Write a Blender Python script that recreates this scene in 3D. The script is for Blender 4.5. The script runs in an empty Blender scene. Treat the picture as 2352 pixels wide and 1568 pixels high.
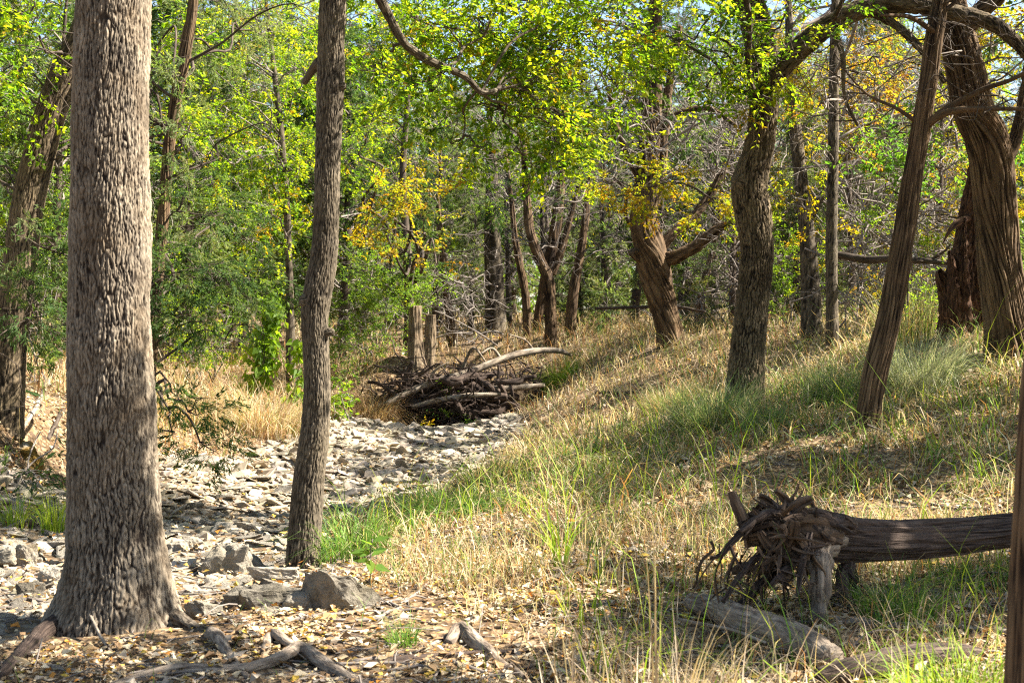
import bpy, bmesh, math
import numpy as np
from mathutils import Vector

SC = bpy.context.scene
COL = SC.collection
F, CX, HV, CAMZ = 3267.0, 1176.0, 760.0, 1.6
PI = math.pi

# ----------------------------------------------------------------- basics
def P(u, v, Y):
    """where the sight line through (u, v) of the photograph meets depth Y (metres)"""
    return np.array([(u - CX) / F * Y, Y, CAMZ - (v - HV) / F * Y])

def R_(seed):
    return np.random.default_rng(seed)

def norm(a):
    return a / np.maximum(np.linalg.norm(a, axis=-1, keepdims=True), 1e-9)

def sstep(a, b, x):
    t = np.clip((x - a) / (b - a), 0, 1)
    return t * t * (3 - 2 * t)

def _hash(i, j, seed):
    h = (i.astype(np.int64) * 374761393 + j.astype(np.int64) * 668265263 + seed * 1442695041) & 0x7fffffff
    h = ((h ^ (h >> 13)) * 1274126177) & 0x7fffffff
    h = (h ^ (h >> 16)) & 0xffffff
    return h / float(0xffffff)

def vnoise(x, y, seed=0, per=None):
    """value noise 0..1, optionally periodic in x"""
    i = np.floor(x); j = np.floor(y)
    fx = x - i; fy = y - j
    fx = fx * fx * (3 - 2 * fx); fy = fy * fy * (3 - 2 * fy)
    i0, i1 = i, i + 1
    if per:
        i0 = np.mod(i0, per); i1 = np.mod(i1, per)
    a = _hash(i0, j, seed); b = _hash(i1, j, seed)
    c = _hash(i0, j + 1, seed); d = _hash(i1, j + 1, seed)
    return (a * (1 - fx) + b * fx) * (1 - fy) + (c * (1 - fx) + d * fx) * fy

def fbm(x, y, seed=0, oct=4):
    s = 0; a = .5; t = 0
    for k in range(oct):
        s = s + a * vnoise(x * 2 ** k, y * 2 ** k, seed + k * 17); t += a; a *= .55
    return s / t

def cells(x, y, seed, per):
    """F2-F1 of jittered cells, periodic in x; and a random value per cell"""
    i = np.floor(x); j = np.floor(y)
    f1 = np.full(x.shape, 9.); f2 = np.full(x.shape, 9.); rid = np.zeros(x.shape)
    for di in (-1, 0, 1):
        for dj in (-1, 0, 1):
            ci = i + di; cj = j + dj; w = np.mod(ci, per)
            px = ci + .1 + .8 * _hash(w, cj, seed); py = cj + .1 + .8 * _hash(w, cj, seed + 7)
            d = np.hypot(x - px, y - py)
            new = d < f1
            f2 = np.where(new, f1, np.minimum(f2, d))
            rid = np.where(new, _hash(w, cj, seed + 3), rid)
            f1 = np.where(new, d, f1)
    return f2 - f1, rid

def mesh_obj(name, V, quads=None, tris=None, mat=None, smooth=False, fcol=None, pattr=None, parent=None, loc=(0, 0, 0)):
    V = np.asarray(V, np.float32)
    me = bpy.data.meshes.new(name)
    loops = []; starts = []; n = 0
    if quads is not None and len(quads):
        q = np.asarray(quads, np.int32); loops.append(q.ravel()); starts.append(np.arange(len(q)) * 4); n += len(q) * 4
    if tris is not None and len(tris):
        t = np.asarray(tris, np.int32); loops.append(t.ravel()); starts.append(n + np.arange(len(t)) * 3)
    loops = np.concatenate(loops).astype(np.int32); starts = np.concatenate(starts).astype(np.int32)
    me.vertices.add(len(V)); me.vertices.foreach_set('co', V.ravel())
    me.loops.add(len(loops)); me.loops.foreach_set('vertex_index', loops)
    me.polygons.add(len(starts)); me.polygons.foreach_set('loop_start', starts)
    me.polygons.foreach_set('use_smooth', np.full(len(starts), smooth, dtype=bool))
    if fcol is not None:
        a = me.attributes.new('col', 'FLOAT_COLOR', 'FACE')
        c = np.ones((len(fcol), 4), np.float32); c[:, :3] = fcol
        a.data.foreach_set('color', c.ravel())
    if pattr:
        for k, arr in pattr.items():
            arr = np.asarray(arr, np.float32)
            if arr.ndim == 1:
                a = me.attributes.new(k, 'FLOAT', 'POINT'); a.data.foreach_set('value', arr)
            else:
                a = me.attributes.new(k, 'FLOAT_VECTOR', 'POINT'); a.data.foreach_set('vector', arr.ravel())
    me.update(calc_edges=True)
    if mat: me.materials.append(mat)
    o = bpy.data.objects.new(name, me); COL.objects.link(o)
    o.location = loc
    if parent: o.parent = parent
    return o

def tag(o, label=None, cat=None, group=None, kind=None):
    if label: o['label'] = label
    if cat: o['category'] = cat
    if group: o['group'] = group
    if kind: o['kind'] = kind
    return o

def thing(name, label, cat, loc, group=None, rz=0):
    o = bpy.data.objects.new(name, None); COL.objects.link(o)
    o.empty_display_size = .2
    o.location = [float(c) for c in loc]; o.rotation_euler = (0, 0, rz)
    return tag(o, label, cat, group)

def copy_thing(root, loc, rz, sc, label, group):
    r = root.copy(); COL.objects.link(r)
    r.location = [float(c) for c in loc]; r.rotation_euler = (0, 0, rz); r.scale = (sc, sc, sc)
    tag(r, label, None, group)
    for ch in list(root.children):
        c = ch.copy(); COL.objects.link(c); c.parent = r
    return r

# ----------------------------------------------------------------- materials
def new_mat(name):
    m = bpy.data.materials.new(name); m.use_nodes = True
    nt = m.node_tree; nt.nodes.clear()
    out = nt.nodes.new('ShaderNodeOutputMaterial')
    def N(t, **kw):
        n = nt.nodes.new(t)
        for k, v in kw.items(): setattr(n, k, v)
        return n
    return m, nt, out, N

def ramp(N, stops, interp='LINEAR'):
    r = N('ShaderNodeValToRGB'); e = r.color_ramp
    e.interpolation = interp
    while len(e.elements) < len(stops): e.elements.new(.5)
    for el, (p, c) in zip(e.elements, stops):
        el.position = p; el.color = (*c, 1)
    return r

def leaf_mat(name, trans=.5, tint=(1.35, 1.25, .5), rough=.5, spec=.12, tgain=1.0):
    m, nt, out, N = new_mat(name); L = nt.links.new
    at = N('ShaderNodeAttribute', attribute_name='col')
    pr = N('ShaderNodeBsdfPrincipled'); pr.inputs['Roughness'].default_value = rough
    pr.inputs['Specular IOR Level'].default_value = spec
    tr = N('ShaderNodeBsdfTranslucent')
    mu = N('ShaderNodeMix', data_type='RGBA', blend_type='MULTIPLY'); mu.inputs[0].default_value = 1
    mu.inputs[7].default_value = (*[t * tgain for t in tint], 1)
    mx = N('ShaderNodeMixShader'); mx.inputs[0].default_value = trans
    L(at.outputs['Color'], pr.inputs['Base Color']); L(at.outputs['Color'], mu.inputs[6])
    L(mu.outputs[2], tr.inputs['Color'])
    L(pr.outputs[0], mx.inputs[1]); L(tr.outputs[0], mx.inputs[2]); L(mx.outputs[0], out.inputs[0])
    return m

def bark_mat(name, dark, light, tintc, stretch=.12, scale=55, bump=.6, geo=False, dist=.02):
    """bark: colour and bump from the trunk's own coordinates (round the stem, along the stem)"""
    m, nt, out, N = new_mat(name); L = nt.links.new
    at = N('ShaderNodeAttribute', attribute_name='barkuv')
    mp = N('ShaderNodeMapping'); mp.inputs['Scale'].default_value = (scale, scale, scale * stretch)
    L(at.outputs['Vector'], mp.inputs['Vector'])
    n1 = N('ShaderNodeTexNoise'); n1.inputs['Scale'].default_value = 1; n1.inputs['Detail'].default_value = 5; n1.inputs['Distortion'].default_value = .6
    L(mp.outputs[0], n1.inputs['Vector'])
    n2 = N('ShaderNodeTexNoise'); n2.inputs['Scale'].default_value = 5; n2.inputs['Detail'].default_value = 4
    L(at.outputs['Vector'], n2.inputs['Vector'])
    r1 = ramp(N, [(.36, dark), (.55, tuple(.45 * a + .55 * b for a, b in zip(light, dark))), (.8, light)])
    if geo:
        ah = N('ShaderNodeAttribute', attribute_name='h')
        ad = N('ShaderNodeMath', operation='MULTIPLY_ADD'); ad.inputs[1].default_value = .45
        L(n1.outputs[0], ad.inputs[0])
        m2 = N('ShaderNodeMath', operation='MULTIPLY'); m2.inputs[1].default_value = .5
        L(ah.outputs['Fac'], m2.inputs[0]); L(m2.outputs[0], ad.inputs[2])
        L(ad.outputs[0], r1.inputs[0])
    else:
        L(n1.outputs[0], r1.inputs[0])
    mx = N('ShaderNodeMix', data_type='RGBA'); mx.inputs[7].default_value = (*tintc, 1)
    r2 = ramp(N, [(.45, (0, 0, 0)), (.7, (.6, .6, .6))])
    L(n2.outputs[0], r2.inputs[0]); L(r2.outputs[0], mx.inputs[0]); L(r1.outputs[0], mx.inputs[6])
    pr = N('ShaderNodeBsdfPrincipled'); pr.inputs['Roughness'].default_value = .9; pr.inputs['Specular IOR Level'].default_value = .15
    n3 = N('ShaderNodeTexNoise'); n3.inputs['Scale'].default_value = 2.2; n3.inputs['Detail'].default_value = 7; n3.inputs['Roughness'].default_value = .68
    L(at.outputs['Vector'], n3.inputs['Vector'])
    r3 = ramp(N, [(.3, (.50, .46, .42)), (.5, (1, 1, 1)), (.72, (1.3, 1.28, 1.22))]); L(n3.outputs[0], r3.inputs[0])
    m3 = N('ShaderNodeMix', data_type='RGBA', blend_type='MULTIPLY'); m3.inputs[0].default_value = 1
    L(mx.outputs[2], m3.inputs[6]); L(r3.outputs[0], m3.inputs[7]); L(m3.outputs[2], pr.inputs['Base Color'])
    bp = N('ShaderNodeBump'); bp.inputs['Strength'].default_value = bump; bp.inputs['Distance'].default_value = dist
    L(n1.outputs[0], bp.inputs['Height']); L(bp.outputs[0], pr.inputs['Normal'])
    L(pr.outputs[0], out.inputs[0])
    return m

def rock_mat(name, base=(.30, .262, .205), stain=(.16, .12, .07), dark=(.2, .19, .18), moss=None):
    m, nt, out, N = new_mat(name); L = nt.links.new
    tc = N('ShaderNodeTexCoord'); oi = N('ShaderNodeObjectInfo')
    av = N('ShaderNodeVectorMath', operation='ADD'); L(tc.outputs['Object'], av.inputs[0])
    cb = N('ShaderNodeCombineXYZ'); mm = N('ShaderNodeMath', operation='MULTIPLY'); mm.inputs[1].default_value = 37
    L(oi.outputs['Random'], mm.inputs[0]); L(mm.outputs[0], cb.inputs[0]); L(mm.outputs[0], cb.inputs[1]); L(cb.outputs[0], av.inputs[1])
    n1 = N('ShaderNodeTexNoise'); n1.inputs['Scale'].default_value = 3.0; n1.inputs['Detail'].default_value = 6; n1.inputs['Roughness'].default_value = .65
    n2 = N('ShaderNodeTexNoise'); n2.inputs['Scale'].default_value = 14; n2.inputs['Detail'].default_value = 8; n2.inputs['Roughness'].default_value = .7
    for n in (n1, n2): L(av.outputs[0], n.inputs['Vector'])
    r1 = ramp(N, [(.32, stain), (.5, base), (.75, tuple(min(.75, c * 1.15) for c in base))]); L(n1.outputs[0], r1.inputs[0])
    r2 = ramp(N, [(.33, dark), (.5, (1, 1, 1))]); L(n2.outputs[0], r2.inputs[0])
    mx = N('ShaderNodeMix', data_type='RGBA', blend_type='MULTIPLY'); mx.inputs[0].default_value = .55
    L(r1.outputs[0], mx.inputs[6]); L(r2.outputs[0], mx.inputs[7])
    hv = N('ShaderNodeHueSaturation')
    mr = N('ShaderNodeMapRange'); mr.inputs[3].default_value = .62; mr.inputs[4].default_value = 1.15
    L(oi.outputs['Random'], mr.inputs[0]); L(mr.outputs[0], hv.inputs['Value']); L(mx.outputs[2], hv.inputs['Color'])
    pr = N('ShaderNodeBsdfPrincipled'); pr.inputs['Roughness'].default_value = .88; pr.inputs['Specular IOR Level'].default_value = .2
    src = hv.outputs[0]
    if moss:
        n3 = N('ShaderNodeTexNoise'); n3.inputs['Scale'].default_value = 4; n3.inputs['Detail'].default_value = 4; L(tc.outputs['Object'], n3.inputs['Vector'])
        r3 = ramp(N, [(.4, (0, 0, 0)), (.52, (1, 1, 1))]); L(n3.outputs[0], r3.inputs[0])
        m3 = N('ShaderNodeMix', data_type='RGBA'); m3.inputs[7].default_value = (*moss, 1)
        L(r3.outputs[0], m3.inputs[0]); L(src, m3.inputs[6]); src = m3.outputs[2]
    L(src, pr.inputs['Base Color'])
    bp = N('ShaderNodeBump'); bp.inputs['Strength'].default_value = .9; bp.inputs['Distance'].default_value = .05
    L(n2.outputs[0], bp.inputs['Height']); L(bp.outputs[0], pr.inputs['Normal']); L(pr.outputs[0], out.inputs[0])
    return m

def ground_mat(name, cols, scale=28, bump=.5, base_mix=None):
    """litter floor: small cells of many dry-leaf colours over soil noise"""
    m, nt, out, N = new_mat(name); L = nt.links.new
    tc = N('ShaderNodeTexCoord')
    nz = N('ShaderNodeTexNoise'); nz.inputs['Scale'].default_value = 9; nz.inputs['Detail'].default_value = 4
    L(tc.outputs['Object'], nz.inputs['Vector'])
    ad = N('ShaderNodeMix', data_type='RGBA', blend_type='ADD'); ad.inputs[0].default_value = .12
    L(tc.outputs['Object'], ad.inputs[6]); L(nz.outputs['Color'], ad.inputs[7])
    vo = N('ShaderNodeTexVoronoi'); vo.inputs['Scale'].default_value = scale
    L(ad.outputs[2], vo.inputs['Vector'])
    sp = N('ShaderNodeSeparateColor'); L(vo.outputs['Color'], sp.inputs[0])
    r = ramp(N, [(i / max(1, len(cols) - 1), c) for i, c in enumerate(cols)], 'CONSTANT'); L(sp.outputs[0], r.inputs[0])
    n2 = N('ShaderNodeTexNoise'); n2.inputs['Scale'].default_value = 1.3; n2.inputs['Detail'].default_value = 6; L(tc.outputs['Object'], n2.inputs['Vector'])
    r2 = ramp(N, [(.35, (.55, .5, .45)), (.65, (1.0, 1.0, 1.0))]); L(n2.outputs[0], r2.inputs[0])
    mx = N('ShaderNodeMix', data_type='RGBA', blend_type='MULTIPLY'); mx.inputs[0].default_value = 1
    L(r.outputs[0], mx.inputs[6]); L(r2.outputs[0], mx.inputs[7])
    pr = N('ShaderNodeBsdfPrincipled'); pr.inputs['Roughness'].default_value = .95; pr.inputs['Specular IOR Level'].default_value = .1
    L(mx.outputs[2], pr.inputs['Base Color'])
    bp = N('ShaderNodeBump'); bp.inputs['Strength'].default_value = bump; bp.inputs['Distance'].default_value = .03
    L(vo.outputs['Distance'], bp.inputs['Height']); L(bp.outputs[0], pr.inputs['Normal']); L(pr.outputs[0], out.inputs[0])
    return m

M = {}
M['leaf'] = leaf_mat('broad_leaf', .6, (1.45, 1.4, .4), tgain=1.75)
M['juniper'] = leaf_mat('juniper_leaf', .45, (1.3, 1.3, .5), rough=.7, spec=.08, tgain=1.5)
M['grass'] = leaf_mat('grass_blade', .4, (1.2, 1.15, .7), rough=.6, spec=.2, tgain=1.1)
M['litter'] = leaf_mat('dead_leaf', .15, (1.1, 1.0, .6), rough=.8, spec=.1)
M['pebble'] = leaf_mat('pebble_stone', 0.0, (1, 1, 1), rough=.9, spec=.15)
M['elm_bark'] = bark_mat('elm_bark', (.020, .014, .010), (.24, .195, .14), (.145, .105, .065), stretch=.3, scale=70, bump=.5, geo=True)
M['grey_bark'] = bark_mat('grey_bark', (.016, .012, .008), (.15, .12, .083), (.085, .066, .04), stretch=.25, scale=80, bump=.6, geo=True)
M['oak_bark'] = bark_mat('oak_bark', (.016, .011, .007), (.17, .125, .075), (.10, .075, .04), stretch=.25, scale=90, bump=.6, geo=True)
M['cedar_bark'] = bark_mat('cedar_bark', (.014, .008, .005), (.19, .125, .068), (.11, .066, .035), stretch=.05, scale=110, bump=.7, geo=True)
M['limb_bark'] = bark_mat('limb_bark', (.03, .022, .016), (.125, .095, .07), (.09, .068, .05), stretch=.15, scale=70, bump=.6)
M['twig_bark'] = bark_mat('twig_bark', (.10, .08, .065), (.3, .26, .22), (.24, .2, .17), stretch=.1, scale=60, bump=.3)
M['dead_wood'] = bark_mat('dead_wood', (.075, .055, .038), (.42, .355, .275), (.26, .2, .14), stretch=.05, scale=90, bump=.5)
M['dark_wood'] = bark_mat('dark_wood', (.018, .012, .010), (.14, .10, .075), (.075, .052, .04), stretch=.045, scale=100, bump=.9)
M['stump_wood'] = bark_mat('stump_wood', (.07, .045, .026), (.31, .24, .155), (.2, .14, .08), stretch=.04, scale=110, bump=.8)
M['plate_wood'] = bark_mat('torn_root_wood', (.022, .014, .010), (.17, .115, .075), (.10, .06, .03), stretch=.06, scale=60, bump=.8)
M['root_bark'] = bark_mat('root_bark', (.08, .058, .042), (.36, .29, .215), (.25, .19, .135), stretch=.2, scale=60, bump=.6)
M['rotten'] = bark_mat('rotten_wood', (.022, .012, .008), (.19, .105, .06), (.10, .05, .03), stretch=.12, scale=45, bump=.9)
M['rock'] = rock_mat('limestone')
M['boulder'] = rock_mat('weathered_limestone', (.215, .185, .14), (.12, .098, .06), (.075, .07, .052))
M['mossy'] = rock_mat('mossy_limestone', (.33, .3, .24), (.2, .16, .1), (.16, .15, .12), moss=(.19, .11, .02))
M['floor'] = ground_mat('litter_floor', [(.15, .10, .058), (.27, .19, .11), (.085, .058, .036), (.34, .25, .15), (.2, .13, .065), (.11, .075, .048), (.28, .18, .07)])
M['soil'] = ground_mat('bank_soil', [(.10, .07, .045), (.07, .048, .03), (.13, .095, .06), (.055, .04, .028), (.16, .11, .06)], scale=22)
M['creek'] = ground_mat('creek_gravel', [(.22, .18, .13), (.15, .11, .07), (.26, .22, .165), (.10, .072, .045), (.2, .14, .08), (.22, .18, .13)], scale=16)

# ----------------------------------------------------------------- terrain
CREEK = np.array([  # Y, left x, right x
    (5.0, -9, -3.6), (7.0, -8, -2.75), (8.3, -7.5, -2.3), (9.2, -7.2, -1.35), (10.3, -6.8, -1.15), (12, -6.3, -1.55), (14, -5.3, -1.2),
    (16, -4.5, -.85), (19, -3.9, -.25), (22, -3.1, .2), (26, -3.0, .12), (28.5, -2.9, -.05), (29.3, -2.6, -.3)])
def creek_lr(y):
    return np.interp(y, CREEK[:, 0], CREEK[:, 1]), np.interp(y, CREEK[:, 0], CREEK[:, 2])
def creek_mask(x, y):
    """signed metres inside the creek bed (positive inside)"""
    l, r = creek_lr(y)
    w = .5 * (fbm(x * .9 + 31, y * .9 + 7, 5, 3) - .5)
    d = np.minimum(x - l, r - x) + w
    d = np.minimum(d, 29.1 - y + w)
    return d

CP = [(0, 1560, 7.0), (1176, 1560, 7.0), (2300, 1560, 6.6), (260, 1430, 8.0), (600, 1450, 7.7), (1200, 1400, 8.2), (2000, 1405, 8.0), (2300, 1390, 8.2),
      (1500, 1200, 10.5), (2000, 1150, 10.8), (2300, 1100, 11.2), (1176, 1260, 9.9), (1250, 1010, 20), (1300, 940, 25), (1400, 900, 25), (1300, 840, 31),
      (1500, 1000, 15.5), (1710, 948, 15.5), (1998, 982, 13), (2180, 905, 15), (2320, 812, 15.8), (2215, 765, 17.5), (1910, 815, 20), (1700, 762, 33), (1540, 792, 28),
      (1265, 796, 33), (1140, 765, 38), (1450, 745, 45), (1860, 780, 24), (960, 856, 29.6), (1100, 872, 32.0), (1000, 868, 32.0), (1190, 868, 32.0), (800, 860, 30), (780, 955, 26), (620, 960, 22),
      (470, 910, 24), (350, 1000, 18), (100, 900, 17.5), (30, 960, 15), (60, 1045, 15), (0, 1250, 11.3), (0, 1360, 9.2), (100, 1200, 12.5),
      (500, 1200, 13), (695, 1302, 10.8), (900, 1150, 16.3), (600, 1085, 19), (1000, 1040, 22), (1050, 988, 28.3), (930, 990, 28.0), (1060, 972, 29.3), (980, 970, 29.4), (1130, 965, 29.6), (1060, 955, 30.4), (1150, 1100, 17), (1150, 1180, 13), (1000, 1250, 10.8),
      (700, 1080, 19), (850, 1240, 11.3), (1800, 870, 20), (1600, 1080, 12.5)]
cp = [P(*c) for c in CP]
cp += [np.array(c) for c in [(-60, 90, 2.6), (0, 90, 2.6), (60, 90, 2.8), (-50, 40, 1.9), (50, 40, 4.0), (13, 13, 2.2), (22, 16, 3.2), (-14, 13, .7), (-24, 20, 1.4),
      (0, -8, .05), (-14, -8, -.1), (14, -8, .6), (8, 5, .45), (-9, 6, -.2), (0, 2, 0.0), (10, 25, 1.9), (-12, 30, 1.3), (15, 60, 2.6), (-20, 60, 2.1), (0, 55, 2.1)]]
cp = np.array(cp)
def _tps_fit(p, lam=.02):
    n = len(p); d = np.linalg.norm(p[:, None, :2] - p[None, :, :2], axis=2)
    K = np.where(d > 0, d * d * np.log(d + 1e-12), 0) + lam * np.eye(n)
    Q = np.concatenate([np.ones((n, 1)), p[:, :2]], 1)
    A = np.zeros((n + 3, n + 3)); A[:n, :n] = K; A[:n, n:] = Q; A[n:, :n] = Q.T
    return np.linalg.solve(A, np.concatenate([p[:, 2], np.zeros(3)]))
W_ = _tps_fit(cp)
def G(x, y):
    """ground height"""
    x = np.atleast_1d(np.asarray(x, float)); y = np.atleast_1d(np.asarray(y, float))
    sh = x.shape; X = np.clip(x.ravel(), -60, 60); Y = np.clip(y.ravel(), -10, 90); z = np.empty(len(X))
    for a in range(0, len(X), 20000):
        b = slice(a, a + 20000)
        d2 = (X[b, None] - cp[None, :, 0]) ** 2 + (Y[b, None] - cp[None, :, 1]) ** 2
        z[b] = (.5 * d2 * np.log(d2 + 1e-12)) @ W_[:-3] + W_[-3] + W_[-2] * X[b] + W_[-1] * Y[b]
    X0 = x.ravel(); Y0 = y.ravel()
    z += .10 * (fbm(X0 * .8, Y0 * .8, 11, 4) - .5) + .035 * (fbm(X0 * 5, Y0 * 5, 23, 2) - .5)
    return z.reshape(sh)
def g1(x, y): return float(G(x, y)[0])

def warp_axis(a, b, c, n, k):
    """grid lines from a to b, dense round c"""
    ta = math.asinh((a - c) / k); tb = math.asinh((b - c) / k)
    return c + k * np.sinh(np.linspace(ta, tb, n))
gx = warp_axis(-700, 700, 0, 560, 3.5); gy = warp_axis(-300, 1500, 12, 620, 5)
XX, YY = np.meshgrid(gx, gy); ZZ = G(XX, YY)
V = np.stack([XX.ravel(), YY.ravel(), ZZ.ravel()], 1)
ny, nx = XX.shape
idx = np.arange(ny * nx).reshape(ny, nx)
Q = np.stack([idx[:-1, :-1], idx[:-1, 1:], idx[1:, 1:], idx[1:, :-1]], -1).reshape(-1, 4)
fc = V[Q].mean(1); inside = (creek_mask(fc[:, 0], fc[:, 1]) > 0) & (fc[:, 1] > 4)
tag(mesh_obj('ground', V, Q[~inside], mat=M['floor'], smooth=True), kind='structure')
used = np.unique(Q[inside]); remap = np.full(len(V), -1); remap[used] = np.arange(len(used))
tag(mesh_obj('creek_bed', V[used], remap[Q[inside]], mat=M['creek'], smooth=True), kind='structure')

# overhanging earth bank closing the creek: a thick slab of soil with a ragged lip
bx, by = np.meshgrid(np.linspace(-2.9, .95, 90), np.linspace(0, 1, 60))
lip = 29.05 + .55 * fbm(bx * 1.3 + 3, bx * 0 + 2, 71, 4) + .10 * np.abs(bx + 1)
tt = by * 2 * PI * .5
yyb = lip + 1.9 * by ** 1.4
topz = .40 + .07 * by + .10 * (fbm(bx * 2, yyb * 2, 72, 4) - .5)
botz = .02 + .18 * fbm(bx * 2.2, yyb * 2.2, 73, 4) + .0 * by
ed = np.sqrt(np.clip(by * 8, 0, 1)); midz = (topz + botz) / 2
sidef = np.clip(np.minimum(bx + 2.9, .95 - bx) / .5, 0, 1) ** .5
topz = midz + (topz - midz) * ed; botz = midz + (botz - midz) * ed
topz = topz - (1 - sidef) * .45; botz = botz - (1 - sidef) * .75
nb = bx.size; ib = np.arange(nb).reshape(bx.shape)
qb = np.stack([ib[:-1, :-1], ib[:-1, 1:], ib[1:, 1:], ib[1:, :-1]], -1).reshape(-1, 4)
Vb = np.concatenate([np.stack([bx.ravel(), yyb.ravel(), topz.ravel()], 1), np.stack([bx.ravel(), yyb.ravel(), botz.ravel() - .004], 1)])
tag(mesh_obj('creek_bank', Vb, np.concatenate([qb, qb[:, ::-1] + nb]), mat=M['soil'], smooth=True), kind='structure')

# ----------------------------------------------------------------- tubes
def catmull(p, ds):
    p = np.asarray(p, float); n = len(p)
    if n == 2: p = np.array([p[0], (p[0] + p[1]) / 2, p[1]]); n = 3
    pp = np.concatenate([[2 * p[0] - p[1]], p, [2 * p[-1] - p[-2]]])
    out = []
    for i in range(n - 1):
        a, b, c, d = pp[i], pp[i + 1], pp[i + 2], pp[i + 3]
        k = max(1, int(math.ceil(np.linalg.norm((c - b)[:3]) / ds)))
        t = (np.arange(k) / k)[:, None]
        out.append(.5 * (2 * b + (c - a) * t + (2 * a - 5 * b + 4 * c - d) * t * t + (3 * b - a - 3 * c + d) * t ** 3))
    out.append(p[-1:])
    return np.concatenate(out)

class Tubes:
    """many stems collected into one mesh"""
    def __init__(s): s.V = []; s.Q = []; s.T = []; s.B = []; s.H = []; s.n = 0
    def add(s, pts, rad, seg=8, ds=.1, fn=None, seed=0, cap=True, rough=0.0):
        a = np.concatenate([np.asarray(pts, float), np.asarray(rad, float)[:, None]], 1)
        a = catmull(a, ds); p = a[:, :3]; r = np.maximum(a[:, 3], .0008); m = len(p)
        t = norm(np.gradient(p, axis=0))
        s_ = np.concatenate([[0], np.cumsum(np.linalg.norm(np.diff(p, axis=0), axis=1))])
        ref = np.array([0, 1., 0]) if abs(t[0][1]) < .8 else np.array([1., 0, 0])
        n = np.empty_like(p); v = norm(ref - t[0] * (ref @ t[0]))
        for i in range(m):
            v = v - t[i] * (v @ t[i]); v = v / (np.linalg.norm(v) + 1e-9); n[i] = v
        b = np.cross(t, n)
        th = np.linspace(0, 2 * PI, seg, endpoint=False)
        TH, S = np.meshgrid(th, s_)
        rr = np.repeat(r[:, None], seg, 1); h = np.ones_like(rr) * .6
        if fn:
            dr, h = fn(TH, S, rr, seed); rr = rr + dr
        elif rough:
            rr = rr * (1 + rough * (vnoise(TH / (2 * PI) * 5, S * 6, seed, per=5) - .5) * 2)
        ct, st = np.cos(TH)[..., None], np.sin(TH)[..., None]
        v3 = p[:, None] + rr[..., None] * (ct * n[:, None] + st * b[:, None])
        bu = np.stack([np.cos(TH) * r[:, None] + seed * .37, np.sin(TH) * r[:, None] + seed * .11, S + seed * 1.7], -1)
        id_ = np.arange(m * seg).reshape(m, seg) + s.n
        nx_ = np.roll(id_, -1, 1)
        s.Q.append(np.stack([id_[:-1], nx_[:-1], nx_[1:], id_[1:]], -1).reshape(-1, 4))
        s.V.append(v3.reshape(-1, 3)); s.B.append(bu.reshape(-1, 3)); s.H.append(h.ravel()); s.n += m * seg
        if cap:
            for e, ring in ((0, id_[0][::-1]), (-1, id_[-1])):
                s.V.append(p[e][None]); s.B.append(bu[e][:1]); s.H.append(np.array([.5]))
                s.T.append(np.stack([ring, np.roll(ring, -1), np.full(seg, s.n)], -1)); s.n += 1
        return p
    def build(s, name, mat, parent=None, origin=(0, 0, 0), loc=(0, 0, 0), smooth=True):
        V = np.concatenate(s.V) - np.asarray(origin)
        return mesh_obj(name, V, np.concatenate(s.Q), np.concatenate(s.T) if s.T else None, mat, smooth,
                        pattr={'barkuv': np.concatenate(s.B), 'h': np.concatenate(s.H)}, parent=parent, loc=loc)

def plate_bark(nu, ln, amp, sharp=.3, buttress=0):
    """long ridges between wandering furrows, broken across into plates: nu ridges round the stem, amp metres deep"""
    def fn(TH, S, r, seed):
        u = TH / (2 * PI) * nu; v = S / ln
        wx = (vnoise(u * .5, v * .6, seed + 1, per=nu // 2) - .5) * 1.6 + (vnoise(u * 2, v * 2.3, seed + 41, per=nu * 2) - .5) * .5
        wy = (vnoise(u * 1.0, v * .5, seed + 2, per=nu) - .5) * 2.2
        dl, rl = cells(u + wx, v * .36 + wy * .5, seed + 50, nu)
        d, rid = cells(u * 1.0 + wx, v + wy, seed, nu)
        h = .62 * sstep(0.0, sharp, dl) * (.7 + .4 * rl) + .38 * sstep(0.0, sharp * .9, d) * (.5 + .7 * rid)
        fine = vnoise(u * 4, v * 5, seed + 9, per=nu * 4) + .6 * vnoise(u * 7, v * 3, seed + 19, per=nu * 7)
        h = np.clip(h + (fine - .8) * .55, 0, 1.25)
        big = (vnoise(TH / (2 * PI) * 5, S * 1.6, seed + 31, per=5) - .5) * .12 * r + (vnoise(TH / (2 * PI) * 11, S * 5, seed + 33, per=11) - .5) * .05 * r
        if buttress:
            lob = vnoise(TH / (2 * PI) * 8 + .0 * S, S * .4, seed + 61, per=8) - .42
            big = big + np.exp(-np.maximum(S - .15, 0) / .26) * r * buttress * lob
        return (h - .6) * amp + big, h
    return fn

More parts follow.
